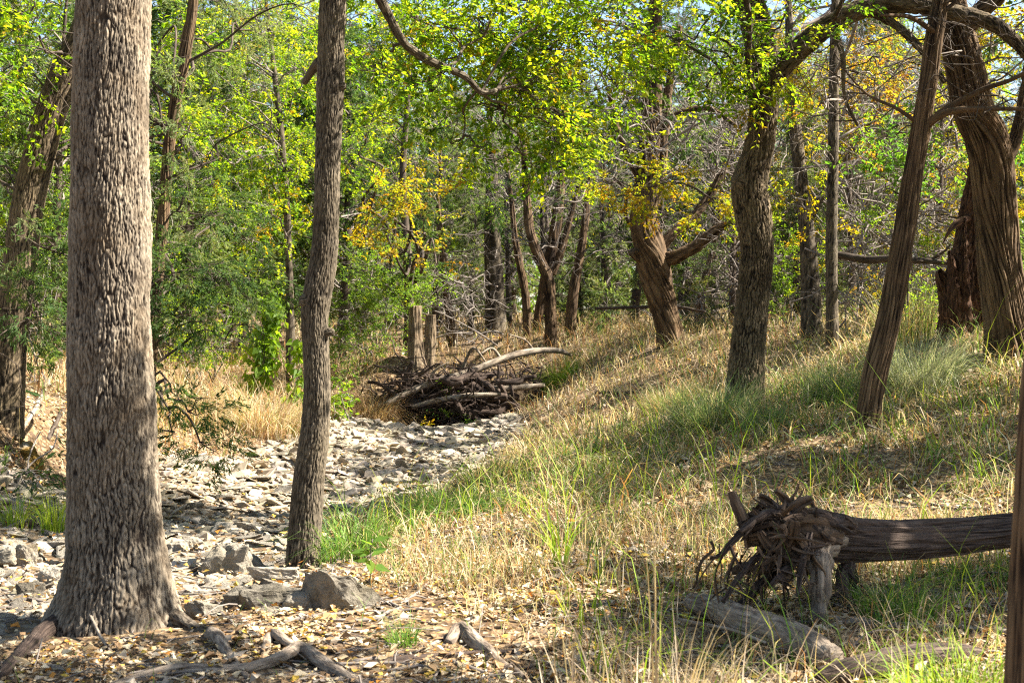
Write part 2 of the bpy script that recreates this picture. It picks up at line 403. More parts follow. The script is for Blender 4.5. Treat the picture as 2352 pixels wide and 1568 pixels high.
def shred_bark(nu, amp, twist=.5, flute=.12):
    """cedar: long fibrous strips that wander and twist, some lifting at the edge"""
    def fn(TH, S, r, seed):
        u = (TH + twist * S) / (2 * PI)
        wob = (vnoise(u * 6, S * .9, seed + 5, per=6) - .5) * .10 + (vnoise(u * 12, S * 3, seed + 6, per=12) - .5) * .03
        uu = u + wob; n4 = max(4, nu // 4)
        d, rid = cells(uu * nu * .5, S * 1.6 + 2 * vnoise(uu * nu, S * .3, seed + 2, per=nu), seed, nu // 2)
        n1 = sstep(.02, .4, d) * (.45 + .6 * rid)
        n2 = vnoise(uu * nu * 2, S * 3.0, seed + 3, per=nu * 2)
        n3 = 1 - np.abs(2 * vnoise(uu * n4, S * .7, seed + 7, per=n4) - 1)
        h = np.clip(.5 * n1 + .3 * n2 + .4 * n3 - .08, 0, 1.2)
        fl = (vnoise(uu * 5, S * .35, seed + 8, per=5) - .5) * 2 * flute * r + (vnoise(uu * 9, S * .6, seed + 12, per=9) - .5) * flute * r
        return (h - .5) * amp * 1.3 + fl, h
    return fn

def bend(a, b, rng, n=5, amp=.10, sag=0.0):
    a = np.asarray(a, float); b = np.asarray(b, float); L = np.linalg.norm(b - a)
    t = np.linspace(0, 1, n)[:, None]
    p = a + (b - a) * t + rng.normal(0, amp * L, (n, 3)) * np.sin(t * PI) ** .7
    p[:, 2] += sag * L * np.sin(t[:, 0] * PI)
    p[0] = a; p[-1] = b
    return p

# ----------------------------------------------------------------- foliage
PAL = {
 'elm':    [((.145, .20, .013), 4), ((.10, .165, .013), 4), ((.205, .225, .014), 3), ((.05, .10, .012), 3.5), ((.24, .16, .015), .5)],
 'elmdk':  [((.07, .135, .013), 4), ((.11, .175, .014), 3), ((.165, .21, .014), 2), ((.04, .08, .012), 3)],
 'gold':   [((.235, .165, .012), 4), ((.18, .165, .013), 5), ((.235, .125, .012), 1.4), ((.11, .14, .015), 4)],
 'orange': [((.21, .115, .016), 3), ((.205, .15, .02), 5), ((.19, .085, .018), 1.5), ((.115, .13, .02), 6)],
 'green':  [((.045, .10, .022), 4), ((.065, .125, .022), 3), ((.095, .145, .024), 2)],
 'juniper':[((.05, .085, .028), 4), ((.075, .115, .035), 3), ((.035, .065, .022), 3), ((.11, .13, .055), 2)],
 'junlit': [((.12, .155, .065), 4), ((.085, .13, .045), 3), ((.16, .18, .09), 3), ((.18, .17, .09), 1)],  # juniper greens made paler: sunlight is put into the leaf colour
 'shrub':  [((.075, .13, .03), 4), ((.11, .165, .035), 3), ((.055, .095, .025), 3), ((.15, .16, .03), 1)],
 'vine':   [((.095, .155, .02), 4), ((.125, .175, .022), 3), ((.07, .12, .018), 2)],
}
# kind: leaf length, width, leaves per cluster, cluster length, lateral spread, droop, normal jitter, direction follows the twig
LK = {
 'broad':  (.054, .034, 56, .34, .10, -.12, .75, .25),
 'small':  (.032, .020, 70, .26, .085, -.05, .8, .3),
 'needle': (.075, .017, 80, .28, .055, -.15, 1.2, .75),
}
def pick_cols(rng, pal, n):
    c = np.array([x[0] for x in PAL[pal]]); w = np.array([x[1] for x in PAL[pal]], float); w /= w.sum()
    return c, rng.choice(len(c), n, p=w), w

class Leaves:
    def __init__(s): s.V = []; s.C = []; s.n = 0
    def add(s, c, d, nrm, L, W, col, fold=.25):
        side = norm(np.cross(nrm, d)); up = norm(np.cross(d, side))
        L = L[:, None]; W = W[:, None]
        mid = c + d * L * .45
        v = np.stack([c, mid - side * W * .5 + up * W * fold, c + d * L, mid + side * W * .5 + up * W * fold], 1)
        s.V.append(v.reshape(-1, 3)); s.C.append(col); s.n += len(c)
    def build(s, name, mat, parent=None, origin=(0, 0, 0), loc=(0, 0, 0)):
        V = np.concatenate(s.V) - np.asarray(origin)
        Q = np.arange(len(V)).reshape(-1, 4)
        return mesh_obj(name, V, Q, mat=mat, fcol=np.concatenate(s.C), parent=parent, loc=loc)

def foliage(lv, tw, rng, blobs, kind, pal, size=1.0, anchor=None, twr=.004, trunk_r=.03, detail=False):
    """blobs: (centre, radii, coverage[, palette]). Leaf sprays on twigs; returns limb ends per blob"""
    L0, W0, per, cl, lat, droop, nj, follow = LK[kind]
    L0, W0, cl, lat = L0 * size, W0 * size, cl * (.4 + .6 * size), lat * (.3 + .7 * size)
    for bi, b in enumerate(blobs):
        ctr, rad, cov = np.asarray(b[0], float), np.asarray(b[1], float), b[2]
        pl = b[3] if len(b) > 3 and b[3] else pal
        area = PI * max(rad[0], rad[1] * .6) * rad[2]
        nl = cov * area / (L0 * W0 * .5) * (1.5 if kind == 'needle' else 1.15)
        ncl = max(3, int(nl / per)); K = max(2, int(ncl / 7))
        d0 = norm(rng.normal(size=(K, 3))) * (rng.random((K, 1)) ** .45)
        sub = ctr + d0 * rad
        w = rng.integers(0, K, ncl)
        cls = sub[w] + rng.normal(0, 1, (ncl, 3)) * (rad * (.30 if cov < 2.9 else .2) + .04)
        # twigs
        start = ctr if anchor is None else anchor[bi]
        if tw is not None:
            for k in range(K):
                pth = bend(start, sub[k], rng, 4, .10, .05)
                tw.add(pth, np.linspace(trunk_r * .4, twr * 1.3, 4), 4, .25, seed=k, cap=False)
            for k in range(0, ncl, 1 if ncl < 120 else 2):
                tw.add(bend(sub[w[k]], cls[k], rng, 3, .12), [twr * 1.2, twr, twr * .5], 3, .3, seed=k, cap=False)
        ax = norm(norm(cls - ctr) * .8 + rng.normal(0, .5, (ncl, 3)) + np.array([0, 0, droop * 2]))
        if tw is not None:
            for k in range(0, ncl, 2):
                tw.add([cls[k], cls[k] + ax[k] * cl], [twr * .7, twr * .25], 3, .5, seed=k, cap=False)
        T = 5; pt = max(4, per // T); m = ncl * T; n = m * pt
        ce = np.repeat(np.arange(ncl), T)
        td = norm(ax[ce] * (.75 if kind != 'needle' else 1.0) + rng.normal(0, .5, (m, 3)) * np.array([1, 1, .6]) + np.array([0, 0, droop]))
        to = cls[ce] + ax[ce] * rng.random((m, 1)) * cl * .7 + rng.normal(0, lat * .35, (m, 3))
        tl = cl * rng.uniform(.5, 1.05, (m, 1))
        up = norm(np.array([0, 0, 1.]) + rng.normal(0, nj * .5, (m, 3)))
        sd = norm(np.cross(td, up))
        if tw is not None and detail:
            for k in range(m):
                tw.add([to[k], to[k] + td[k] * tl[k]], [twr * .45, twr * .2], 3, 9, seed=k, cap=False)
        e2 = np.repeat(np.arange(m), pt); e = ce[e2]
        t = rng.random((n, 1)) ** .85; sg = np.where(rng.random((n, 1)) < .5, -1., 1.)
        pos = to[e2] + td[e2] * t * tl[e2] + rng.normal(0, lat * .16, (n, 3))
        d = norm(td[e2] * (.5 + follow * .6) + sd[e2] * sg * (.9 - follow * .6) + rng.normal(0, .22, (n, 3)) + np.array([0, 0, droop * .8]))
        nrm = norm(up[e2] + rng.normal(0, nj * .4, (n, 3)))
        c, ic, wt = pick_cols(rng, pl, ncl)
        own = rng.random(n) < .35
        ii = np.where(own, rng.choice(len(c), n, p=wt), ic[e])
        col = c[ii] * np.exp(rng.normal(0, .16, (n, 1)))
        sz = np.exp(np.clip(rng.normal(-.05, .36, n), -.8, .45))
        lv.add(pos, d, nrm, L0 * sz, W0 * sz, col)

def bare_limbs(tw, rng, path, rad, n, t0, t1, length, droop=-.1, r=.018, seg=5):
    """bare, crooked side branches with a few twigs"""
    m = len(path)
    for k in range(n):
        i = int((t0 + (t1 - t0) * rng.random()) * (m - 1)); a = path[i]
        az = rng.random() * 2 * PI; L = length * (.5 + rng.random())
        d = np.array([math.cos(az), math.sin(az) * .8, .15 + .5 * rng.random()])
        b = a + d / np.linalg.norm(d) * L + np.array([0, 0, droop * L])
        pt = bend(a, b, rng, 6, .08, .10)
        r0 = min(r, rad[i] * .5)
        tw.add(pt, np.linspace(r0, r0 * .25, 6), seg, .15, seed=k, cap=False)
        for q in range(5):
            j = rng.integers(2, 6); a2 = pt[j]
            b2 = a2 + norm(rng.normal(size=3) + np.array([0, 0, -.25])) * L * (.2 + .3 * rng.random())
            p2 = bend(a2, b2, rng, 4, .12)
            tw.add(p2, np.linspace(r0 * .35, r0 * .1, 4), 3, .2, seed=q, cap=False)
            for z in range(2):
                a3 = p2[rng.integers(1, 4)]
                tw.add(bend(a3, a3 + norm(rng.normal(size=3)) * L * .16, rng, 3, .1), [r0 * .16, r0 * .12, r0 * .06], 3, .3, seed=z, cap=False)

def tree(name, label, pts, hw, bark, seed, blobs=(), kind='broad', pal='elm', size=1.0, fn=None, seg=20, ds=.08, limbs=(), bare=None,
         cat='tree', group=None, world=False, leafmat=None, twr=.004, limbmat='limb_bark', knobs=(), limb_twigs=0, detail=False, sink=.2, parts=True):
    """pts (u,v,Y) with half widths hw in photo pixels (or world metres); blobs (u,v,Y, ru,rv, depth m, coverage[, palette])"""
    rng = R_(seed)
    if world:
        pw = np.array(pts, float); rw = np.array(hw, float)
    else:
        pw = np.array([P(*p) for p in pts]); rw = np.array([h / F * p[2] for h, p in zip(hw, pts)])
    gz = g1(pw[0][0], pw[0][1]) if not world else pw[0][2]
    base = np.array([pw[0][0], pw[0][1], gz])
    below = pw[0] - norm(pw[1] - pw[0]) * sink; below[2] = min(below[2], gz - sink)
    pw2 = np.concatenate([[below], pw]); rw2 = np.concatenate([[rw[0] * 1.08], rw])
    root = thing(name, label, cat, base, group)
    tk = Tubes(); fine = tk.add(pw2, rw2, seg, ds, fn, seed)
    for (ku, kv, kY, kr) in knobs:
        c = P(ku, kv, kY); r = kr / F * kY
        i = np.argmin(np.linalg.norm(fine - c, axis=1)); a = fine[i]
        tk.add([a, a + (c - a) * .7, c, c + (c - a) * .15], [r * 1.5, r * 1.25, r, r * .35], 60, .008, plate_bark(12, .05, .012, .3), seed)
    tw = Tubes()
    for lp in limbs:
        lw = np.array([P(*q[:3]) for q in lp]); lr = [q[3] / F * q[2] for q in lp]
        tk.add(lw, lr, (40 if lr[0] > .05 else 12), (.03 if lr[0] > .05 else .05), fn if lr[0] > .05 else None, seed + 3 + int(lp[0][0]) % 7, rough=.15)
        if limb_twigs: bare_limbs(tw, rng, catmull(lw, .08), np.full(400, lr[0]), limb_twigs, .1, 1, .8, -.5, .009)
    o = tk.build('trunk', M[bark], root, base)
    frad = np.interp(np.linspace(0, 1, len(fine)), np.linspace(0, 1, len(rw2)), rw2)
    if bare:
        bare_limbs(tw, rng, fine, frad, *bare)
    if blobs:
        lv = Leaves(); bw = []; anch = []
        for b in blobs:
            if world: ctr = np.array(b[0], float); rad = np.array(b[1], float); cov = b[2]; pl = b[3] if len(b) > 3 else None
            else:
                ctr = P(b[0], b[1], b[2]); rad = np.array([b[3] / F * b[2], b[5], b[4] / F * b[2]]); cov = b[6]; pl = b[7] if len(b) > 7 else None
            bw.append((ctr, rad, cov, pl))
            hd = np.hypot(fine[:, 0] - ctr[0], fine[:, 1] - ctr[1])
            score = np.abs(fine[:, 2] - (ctr[2] - .45 * hd)) + .25 * hd
            score[:int(len(fine) * .25)] += 2
            for lp in limbs: pass
            cand = fine[np.argmin(score)]; r0 = frad[np.argmin(score)] * .42
            for lp in limbs:
                for q in lp[1:]:
                    w = P(*q[:3])
                    if np.linalg.norm(w - ctr) < .8 * np.linalg.norm(cand - ctr): cand = w; r0 = q[3] / F * q[2] * .6
            dist = np.linalg.norm(ctr - cand); r0 = min(max(r0, .010), .012 + .009 * dist)
            end = cand + (ctr - cand) * .92
            tw.add(bend(cand, end, rng, 6, .05, .08), np.linspace(r0, r0 * .35, 6), 6, .15, seed=seed, cap=False)
            anch.append(end)
        foliage(lv, tw, rng, bw, kind, pal, size, anch, twr, .03, detail)
        lv.build('crown', M[leafmat or ('juniper' if kind == 'needle' else 'leaf')], root, base)
    if tw.n: tw.build('branches', M[limbmat], root, base)
    return root

exec_order = []
# ================================================================= named trees
T1 = tree('elm_tree', 'widest pale grey trunk with flared foot standing beside the creek stones',
     [(260, 1440, 8), (264, 1375, 8), (266, 1300, 8), (262, 1200, 8), (256, 1050, 8), (254, 850, 8), (251, 600, 8), (251, 400, 8), (255, 200, 8), (259, 0, 8), (262, -250, 8), (250, -600, 8), (280, -1000, 8.1), (300, -1500, 8.2)],
     [168, 138, 118, 106, 101, 97, 90, 86, 85, 84, 82, 80, 60, 30], 'elm_bark', 101, fn=plate_bark(62, .075, .014, .28, .75), seg=520, ds=.008,
     blobs=[(100, -800, 8.2, 330, 220, 1.2, .8), (620, -1000, 8.4, 300, 220, 1.2, .8), (280, -1500, 8.2, 450, 300, 1.6, .8), (-500, -1100, 8, 350, 220, 1.2, .8)], pal='elm', size=1.1)
T1['category'] = 'elm tree'

T2 = tree('crooked_elm_tree', 'slender crooked dark trunk with knobs, growing behind the mossy boulders at the creek edge',
     [(695, 1305, 10.8), (700, 1220, 10.8), (708, 1110, 10.8), (722, 1000, 10.8), (728, 900, 10.8), (726, 800, 10.8), (723, 720, 10.8), (733, 650, 10.8), (744, 590, 10.8), (750, 500, 10.8), (752, 400, 10.8), (756, 300, 10.8),
      (760, 200, 10.8), (762, 100, 10.8), (765, 0, 10.8), (768, -150, 10.8), (765, -400, 10.7), (780, -800, 10.6)],
     [43, 38, 36, 33, 31, 30, 31, 31, 29, 28, 29, 29, 31, 30, 30, 30, 28, 16], 'grey_bark', 202, fn=plate_bark(30, .085, .010, .30, .4), seg=220, ds=.011,
     knobs=[(692, 690, 10.75, 13), (762, 762, 10.75, 8), (790, 198, 10.75, 9)],
     limbs=[[(768, -140, 10.8, 16), (820, -90, 10.9, 13), (868, -10, 11, 11), (892, 35, 11.1, 10), (925, 95, 11.2, 9), (970, 132, 11.3, 9), (1020, 155, 11.4, 8), (1070, 178, 11.5, 7), (1105, 212, 11.6, 6), (1140, 208, 11.7, 4)],
            [(1020, 155, 11.4, 5), (1050, 140, 11.5, 4), (1065, 110, 11.7, 3), (1110, 85, 11.9, 2)],
            [(735, 140, 10.8, 12), (715, 165, 10.9, 10), (700, 190, 11, 7)]],
     blobs=[(950, 40, 12, 120, 70, .8, 2.2), (1100, 70, 12.6, 150, 90, 1, 2.8), (1260, 110, 13, 130, 100, 1, 2.8), (985, 220, 12, 120, 60, .7, 2.2), (1150, 250, 12.6, 140, 80, .8, 2.6), (1300, 270, 13, 100, 90, .8, 2.8), (1400, 60, 13.4, 90, 70, .8, 2.6), (1330, 10, 13.2, 110, 50, .8, 2.6), (1180, 10, 12.8, 110, 50, .8, 1.6), (1430, 190, 14, 60, 70, .7, 1.2),
            (1060, 320, 12.6, 90, 50, .6, 1.1), (1210, 370, 12.6, 90, 50, .6, 1.0), (1360, 180, 13, 70, 80, .7, .9), (870, 160, 11.6, 70, 60, .6, .6), (900, -250, 11, 300, 170, 1.2, .9), (1250, -200, 12, 350, 170, 1.5, 1.0)],
     pal='elm', size=.88, detail=True)
T2['category'] = 'elm tree'

tree('leaning_oak_tree', 'dark leaning trunk at far left, partly hidden behind the widest pale trunk',
     [(10, 960, 15), (20, 820, 15), (40, 650, 15), (62, 480, 15), (98, 320, 15), (140, 190, 15), (190, 80, 15), (240, -60, 15), (280, -250, 15)],
     [44, 38, 37, 35, 34, 33, 31, 28, 20], 'oak_bark', 303, fn=plate_bark(30, .12, .014), seg=160, ds=.02,
     blobs=[(50, 40, 14.3, 130, 90, .9, 1.4), (20, 190, 14.5, 90, 90, .8, 1.0), (120, 330, 15.5, 80, 90, .7, .5), (370, 130, 16, 60, 90, .7, 1.2), (375, 280, 16, 50, 70, .6, 1.2), (330, -120, 15.5, 350, 100, 1.2, 1.0), (20, 420, 16, 70, 60, .6, .5)],
     pal='elm', size=1.0, bare=(14, .3, .9, 1.0, -.1, .012), cat='oak tree')

tree('juniper_tree', 'reddish juniper trunk with hanging dark green sprays just right of the widest pale trunk',
     [(325, 1075, 15), (345, 800, 15), (362, 620, 15), (378, 450, 15), (392, 300, 15), (425, 120, 15), (445, 0, 15), (460, -200, 15)],
     [20, 15, 13.5, 13, 12.5, 12, 11, 6], 'cedar_bark', 404, fn=shred_bark(22, .018), seg=90, ds=.03,
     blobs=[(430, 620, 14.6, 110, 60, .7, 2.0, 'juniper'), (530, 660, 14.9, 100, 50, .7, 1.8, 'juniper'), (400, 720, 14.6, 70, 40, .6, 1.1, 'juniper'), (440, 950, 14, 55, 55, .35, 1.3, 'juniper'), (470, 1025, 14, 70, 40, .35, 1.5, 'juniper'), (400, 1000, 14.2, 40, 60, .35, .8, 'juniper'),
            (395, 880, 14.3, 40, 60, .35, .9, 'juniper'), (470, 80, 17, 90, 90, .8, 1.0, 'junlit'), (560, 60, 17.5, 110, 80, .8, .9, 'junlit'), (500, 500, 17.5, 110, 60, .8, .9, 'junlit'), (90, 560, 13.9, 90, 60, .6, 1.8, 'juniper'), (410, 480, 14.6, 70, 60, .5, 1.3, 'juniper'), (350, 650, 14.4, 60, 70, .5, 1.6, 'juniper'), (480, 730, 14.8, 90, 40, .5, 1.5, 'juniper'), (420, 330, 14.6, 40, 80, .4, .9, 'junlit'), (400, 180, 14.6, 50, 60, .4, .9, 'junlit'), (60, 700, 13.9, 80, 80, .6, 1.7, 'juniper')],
     kind='needle', pal='juniper', size=.62, bare=(14, .25, .95, 1.6, -.2), cat='juniper', limbmat='limb_bark', twr=.0025)

tree('oak_tree', 'dark oak with a bulge halfway up and a limb arching over right',
     [(1710, 950, 15.5), (1712, 880, 15.5), (1718, 800, 15.5), (1730, 680, 15.5), (1738, 570, 15.5), (1730, 490, 15.5), (1722, 425, 15.5), (1742, 350, 15.5), (1754, 260, 15.5), (1755, 160, 15.5), (1736, 60, 15.5), (1708, -30, 15.5), (1690, -200, 15.5), (1680, -450, 15.4)],
     [47, 42, 39, 37, 37, 42, 40, 33, 32, 33, 35, 35, 30, 16], 'oak_bark', 505, fn=plate_bark(32, .10, .020, .34, .3), seg=280, ds=.013,
     knobs=[(1694, 418, 15.4, 20)],
     limbs=[[(1758, 210, 15.5, 28), (1800, 150, 15.4, 26), (1850, 102, 15.3, 25), (1910, 55, 15.2, 23), (1990, 18, 15.1, 22), (2090, 10, 15, 20), (2190, 30, 14.9, 18), (2280, 55, 14.8, 16), (2345, 110, 14.7, 13), (2400, 190, 14.6, 10)],
            [(1990, 18, 15.1, 12), (2060, 60, 15, 9), (2130, 130, 14.8, 8), (2170, 190, 14.7, 5)], [(1910, 55, 15.2, 9), (1935, 130, 15, 6), (1940, 220, 14.9, 4), (1970, 290, 14.9, 3)]],
     blobs=[(1600, 50, 14.8, 130, 80, .9, 1.2, 'elmdk'), (1745, 105, 14.7, 110, 80, .8, 1.3), (1480, 60, 15, 110, 70, .9, 1.0, 'elmdk'), (1800, 40, 14.8, 90, 60, .7, 1.0, 'elmdk'), (1760, 215, 14.7, 80, 50, .5, .8), (1640, 160, 15, 80, 60, .7, .8), (1800, 130, 14.7, 70, 60, .5, 1.0),
            (1560, -200, 15, 220, 100, 1.0, 1.6, 'elmdk'), (1880, -160, 15, 130, 80, .8, 1.2, 'elmdk'), (1760, -220, 14.1, 150, 90, .6, 2.2), (1870, -300, 16, 150, 90, .7, 2.2), (1590, -240, 12.6, 150, 90, .6, 2.0), (1960, -120, 13.2, 110, 60, .5, 2.0)],  # the last clumps, above the view, are added to dapple the creek with shade
     pal='elm', size=.9, detail=True, bare=(5, .4, .9, .8), cat='oak tree', limb_twigs=6)

tree('leaning_cedar_tree', 'slim brown cedar trunk leaning right, in front of the pale bunch grass',
     [(1986, 994, 13), (1997, 930, 13), (2012, 850, 13), (2046, 720, 13), (2074, 560, 13), (2095, 430, 13), (2112, 330, 13), (2136, 180, 13), (2152, 60, 13), (2180, -80, 13), (2230, -300, 13), (2290, -600, 13)],
     [32, 30, 29, 28, 25, 23, 21, 19, 19, 16, 12, 7], 'cedar_bark', 606, fn=shred_bark(34, .022, .2, .22), seg=190, ds=.018,
     limbs=[[(2132, 285, 13, 11), (2165, 262, 12.9, 9), (2210, 252, 12.8, 8), (2280, 250, 12.7, 6), (2380, 252, 12.5, 4)], [(2150, 265, 12.95, 8), (2200, 235, 12.9, 7), (2260, 205, 12.8, 6), (2330, 180, 12.7, 5), (2400, 140, 12.6, 4)],
            [(2120, 290, 13, 6), (2060, 250, 13, 4), (1990, 215, 13.1, 3), (1930, 150, 13.2, 2)], [(2155, 80, 13, 7), (2090, 40, 12.8, 5), (2020, 35, 12.6, 3)]],
     blobs=[(2250, -330, 13, 110, 60, .45, 4), (2050, -500, 13, 90, 60, .4, 4), (2450, -450, 12.6, 100, 70, .45, 5), (2420, -120, 12.4, 70, 40, .35, 4)],  # dense clumps added out of view to cast shade patches on the slope
     kind='needle', pal='juniper', size=1.3, bare=(16, .55, .95, 1.3, -.25, .011), cat='cedar tree', limb_twigs=4)

tree('old_cedar_tree', 'massive shaggy cedar with twisting strips of bark leaning left at the right edge',
     [(2322, 820, 15.8), (2318, 740, 15.8), (2302, 612, 15.8), (2290, 480, 15.8), (2272, 343, 15.8), (2234, 245, 15.8), (2214, 150, 15.8), (2192, 60, 15.8), (2155, -60, 15.8), (2100, -250, 15.8), (2080, -500, 15.8)],
     [54, 48, 46, 46, 46, 41, 37, 35, 31, 26, 14], 'cedar_bark', 707, fn=shred_bark(56, .035, .35, .2), seg=300, ds=.02,
     limbs=[[(2200, 80, 15.8, 24), (2260, 20, 15.7, 20), (2330, -40, 15.6, 16), (2420, -90, 15.5, 12)], [(2290, 400, 15.8, 14), (2330, 330, 15.9, 11), (2352, 220, 16, 9), (2370, 100, 16.1, 7)]],
     blobs=[(2050, -420, 15.5, 120, 70, .5, 4), (2350, -350, 15.5, 110, 70, .5, 4), (2330, 60, 16, 60, 50, .6, .5)],  # the dense clumps above the view are put there for shade
     kind='needle', pal='juniper', size=1.4, bare=(22, .45, .95, 1.3, -.3, .016), cat='cedar tree', limbmat='twig_bark')

tree('hollow_snag', 'rotten reddish hollow dead trunk with a broken pointed top behind the shaggy cedar',
     [(2212, 770, 17.5), (2214, 700, 17.5), (2222, 620, 17.5), (2232, 540, 17.5), (2238, 460, 17.5), (2240, 400, 17.5), (2240, 345, 17.5)],
     [56, 50, 44, 34, 24, 14, 3], 'rotten', 808, fn=plate_bark(22, .16, .05, .4), seg=160, ds=.02,
     limbs=[[(2225, 500, 17.4, 9), (2195, 515, 17.3, 8), (2178, 535, 17.2, 4), (2165, 560, 17.2, 1)], [(2185, 770, 17.2, 22), (2176, 700, 17.1, 18), (2168, 650, 17.1, 12), (2158, 618, 17.0, 2)], [(2200, 760, 17.1, 18), (2192, 680, 17.0, 16), (2188, 610, 17.0, 9), (2180, 575, 17, 1)],
            [(2215, 740, 17.05, 16), (2212, 640, 17.0, 13), (2212, 560, 17.05, 8), (2216, 500, 17.1, 1)], [(2160, 665, 17.05, 7), (2153, 640, 17.0, 6), (2150, 622, 17, 1)], [(2262, 760, 17.35, 27), (2263, 640, 17.35, 25), (2258, 560, 17.4, 18), (2252, 470, 17.4, 4)]],
     cat='dead tree', bare=(5, .5, .8, .7))

tree('twisted_cedar_tree', 'twisted reddish cedar with splaying bare limbs standing beyond the grassy bank',
     [(1540, 797, 28), (1535, 750, 28), (1522, 700, 28), (1505, 640, 28), (1486, 570, 28), (1474, 505, 28), (1485, 420, 28), (1492, 320, 28), (1497, 200, 28), (1503, 60, 28), (1508, -100, 28)],
     [33, 27, 27, 31, 32, 29, 24, 21, 17, 14, 8], 'cedar_bark', 909, fn=shred_bark(36, .05, .8, .25), seg=150, ds=.035,
     limbs=[[(1512, 600, 28, 14), (1555, 588, 27.8, 12), (1600, 565, 27.7, 10), (1645, 530, 27.6, 8), (1690, 505, 27.5, 6)], [(1500, 590, 28, 14), (1545, 540, 28.1, 11), (1590, 500, 28.2, 10), (1630, 450, 28.3, 8), (1665, 390, 28.4, 5)],
            [(1495, 600, 28, 13), (1468, 592, 27.9, 11), (1452, 580, 27.8, 10)], [(1490, 500, 28, 16), (1512, 420, 28.1, 13), (1520, 320, 28.1, 11), (1535, 200, 28.1, 8), (1560, 60, 28.2, 5)],
            [(1485, 430, 28, 7), (1450, 380, 27.9, 5), (1420, 300, 27.8, 4), (1395, 200, 27.8, 2)], [(1495, 300, 28, 7), (1560, 260, 27.9, 5), (1630, 250, 27.8, 3), (1690, 290, 27.7, 2)]],
     blobs=[(1440, 170, 28, 90, 70, 1.2, .8), (1550, 120, 28.5, 80, 80, 1.2, .8), (1400, 310, 28, 60, 50, 1, .6), (1600, 300, 28.4, 70, 60, 1, .6), (1490, 20, 28, 120, 70, 1.4, 1.0), (1620, 190, 28.5, 60, 60, 1, .6)],
     kind='needle', pal='juniper', size=1.15, bare=(44, .4, .98, 2.0, -.15, .03), cat='cedar tree', limbmat='twig_bark')

tree('slim_grey_tree', 'thin straight grey trunk standing upright between the bulging oak and the leaning cedar',
     [(1912, 822, 20), (1911, 700, 20), (1910, 560, 20), (1912, 420, 20), (1914, 280, 20), (1916, 130, 20), (1919, -40, 20), (1915, -250, 20)],
     [17, 14, 13, 12.5, 12, 11, 9, 5], 'grey_bark', 1001, fn=plate_bark(12, .1, .008), seg=40, ds=.05,
     blobs=[(1930, 250, 20, 80, 70, .8, .5, 'orange'), (1870, 330, 20, 60, 60, .7, .4, 'gold'), (1900, -150, 20, 200, 80, 1.2, .9, 'gold'), (2104, -110, 19, 100, 50, .6, 5, 'gold'), (2060, -110, 17.6, 80, 50, .5, 5, 'gold'), (1990, -80, 21, 90, 45, .6, 5, 'gold')],  # densest gold clumps, above the view, are added to shade the creek stones
     size=.95, pal='gold', bare=(12, .3, .95, 1.0, -.1, .012), cat='tree', limbmat='twig_bark')

tree('orange_oak_tree', 'dark trunked oak with yellow and orange autumn leaves behind the thin straight grey trunk',
     [(1866, 785, 24), (1862, 700, 24), (1858, 600, 24), (1850, 500, 24), (1836, 380, 24), (1824, 270, 24), (1815, 130, 24), (1810, -50, 24)],
     [27, 23, 20, 17, 15, 14, 11, 6], 'grey_bark', 1102, fn=plate_bark(14, .12, .012), seg=40, ds=.06,
     limbs=[[(1852, 520, 24, 9), (1900, 430, 23.8, 7), (1960, 340, 23.6, 5), (2020, 250, 23.5, 3)]],
     blobs=[(1960, 180, 23, 110, 80, 1, 1.0), (2050, 130, 23, 100, 80, 1, .9), (1885, 150, 23, 60, 80, .8, .9, 'gold'), (2000, 300, 23, 90, 50, .8, .8), (1870, 300, 23.4, 60, 60, .8, .8, 'gold'), (2090, -90, 23, 80, 40, .6, 5, 'gold'), (1990, -110, 25, 90, 40, .7, 5, 'gold'), (2150, -80, 26, 80, 40, .7, 5, 'gold'), (2070, 260, 23, 60, 60, .8, .7), (1890, 540, 23, 60, 40, .6, .5, 'gold'), (1830, 450, 23, 50, 50, .6, .5, 'gold')],  # the heaviest clumps sit above the view, added to shade the far creek
     size=1.0, pal='orange', bare=(14, .3, .95, 1.4, -.1, .016), cat='oak tree', limbmat='twig_bark')

tree('golden_elm_tree', 'slim dark trunk beyond the twisted cedar carrying sprays of golden leaves',
     [(1452, 750, 40), (1458, 700, 40), (1466, 640, 40), (1476, 560, 40), (1482, 460, 40), (1490, 380, 40), (1490, 250, 40)],
     [13, 11, 10, 9.5, 9, 7, 4], 'limb_bark', 1203, seg=12, ds=.1,
     limbs=[[(1476, 560, 40, 6), (1440, 500, 36, 5), (1440, 440, 27, 4)], [(1440, 440, 27, 4), (1560, 420, 26, 3), (1640, 460, 26, 2)]],
     blobs=[(1440, 430, 25.5, 85, 32, .8, 1.7), (1545, 415, 25.5, 80, 38, .8, 1.8), (1635, 465, 25.5, 60, 32, .8, 1.6), (1380, 390, 26, 80, 35, .8, 1.2, 'elm'), (1480, 480, 25.5, 60, 22, .6, 1.1), (1600, 490, 25.5, 60, 25, .6, 1.1), (1290, 400, 26, 80, 30, .8, 1.0, 'elm')],
     size=1.0, pal='gold', cat='elm tree')

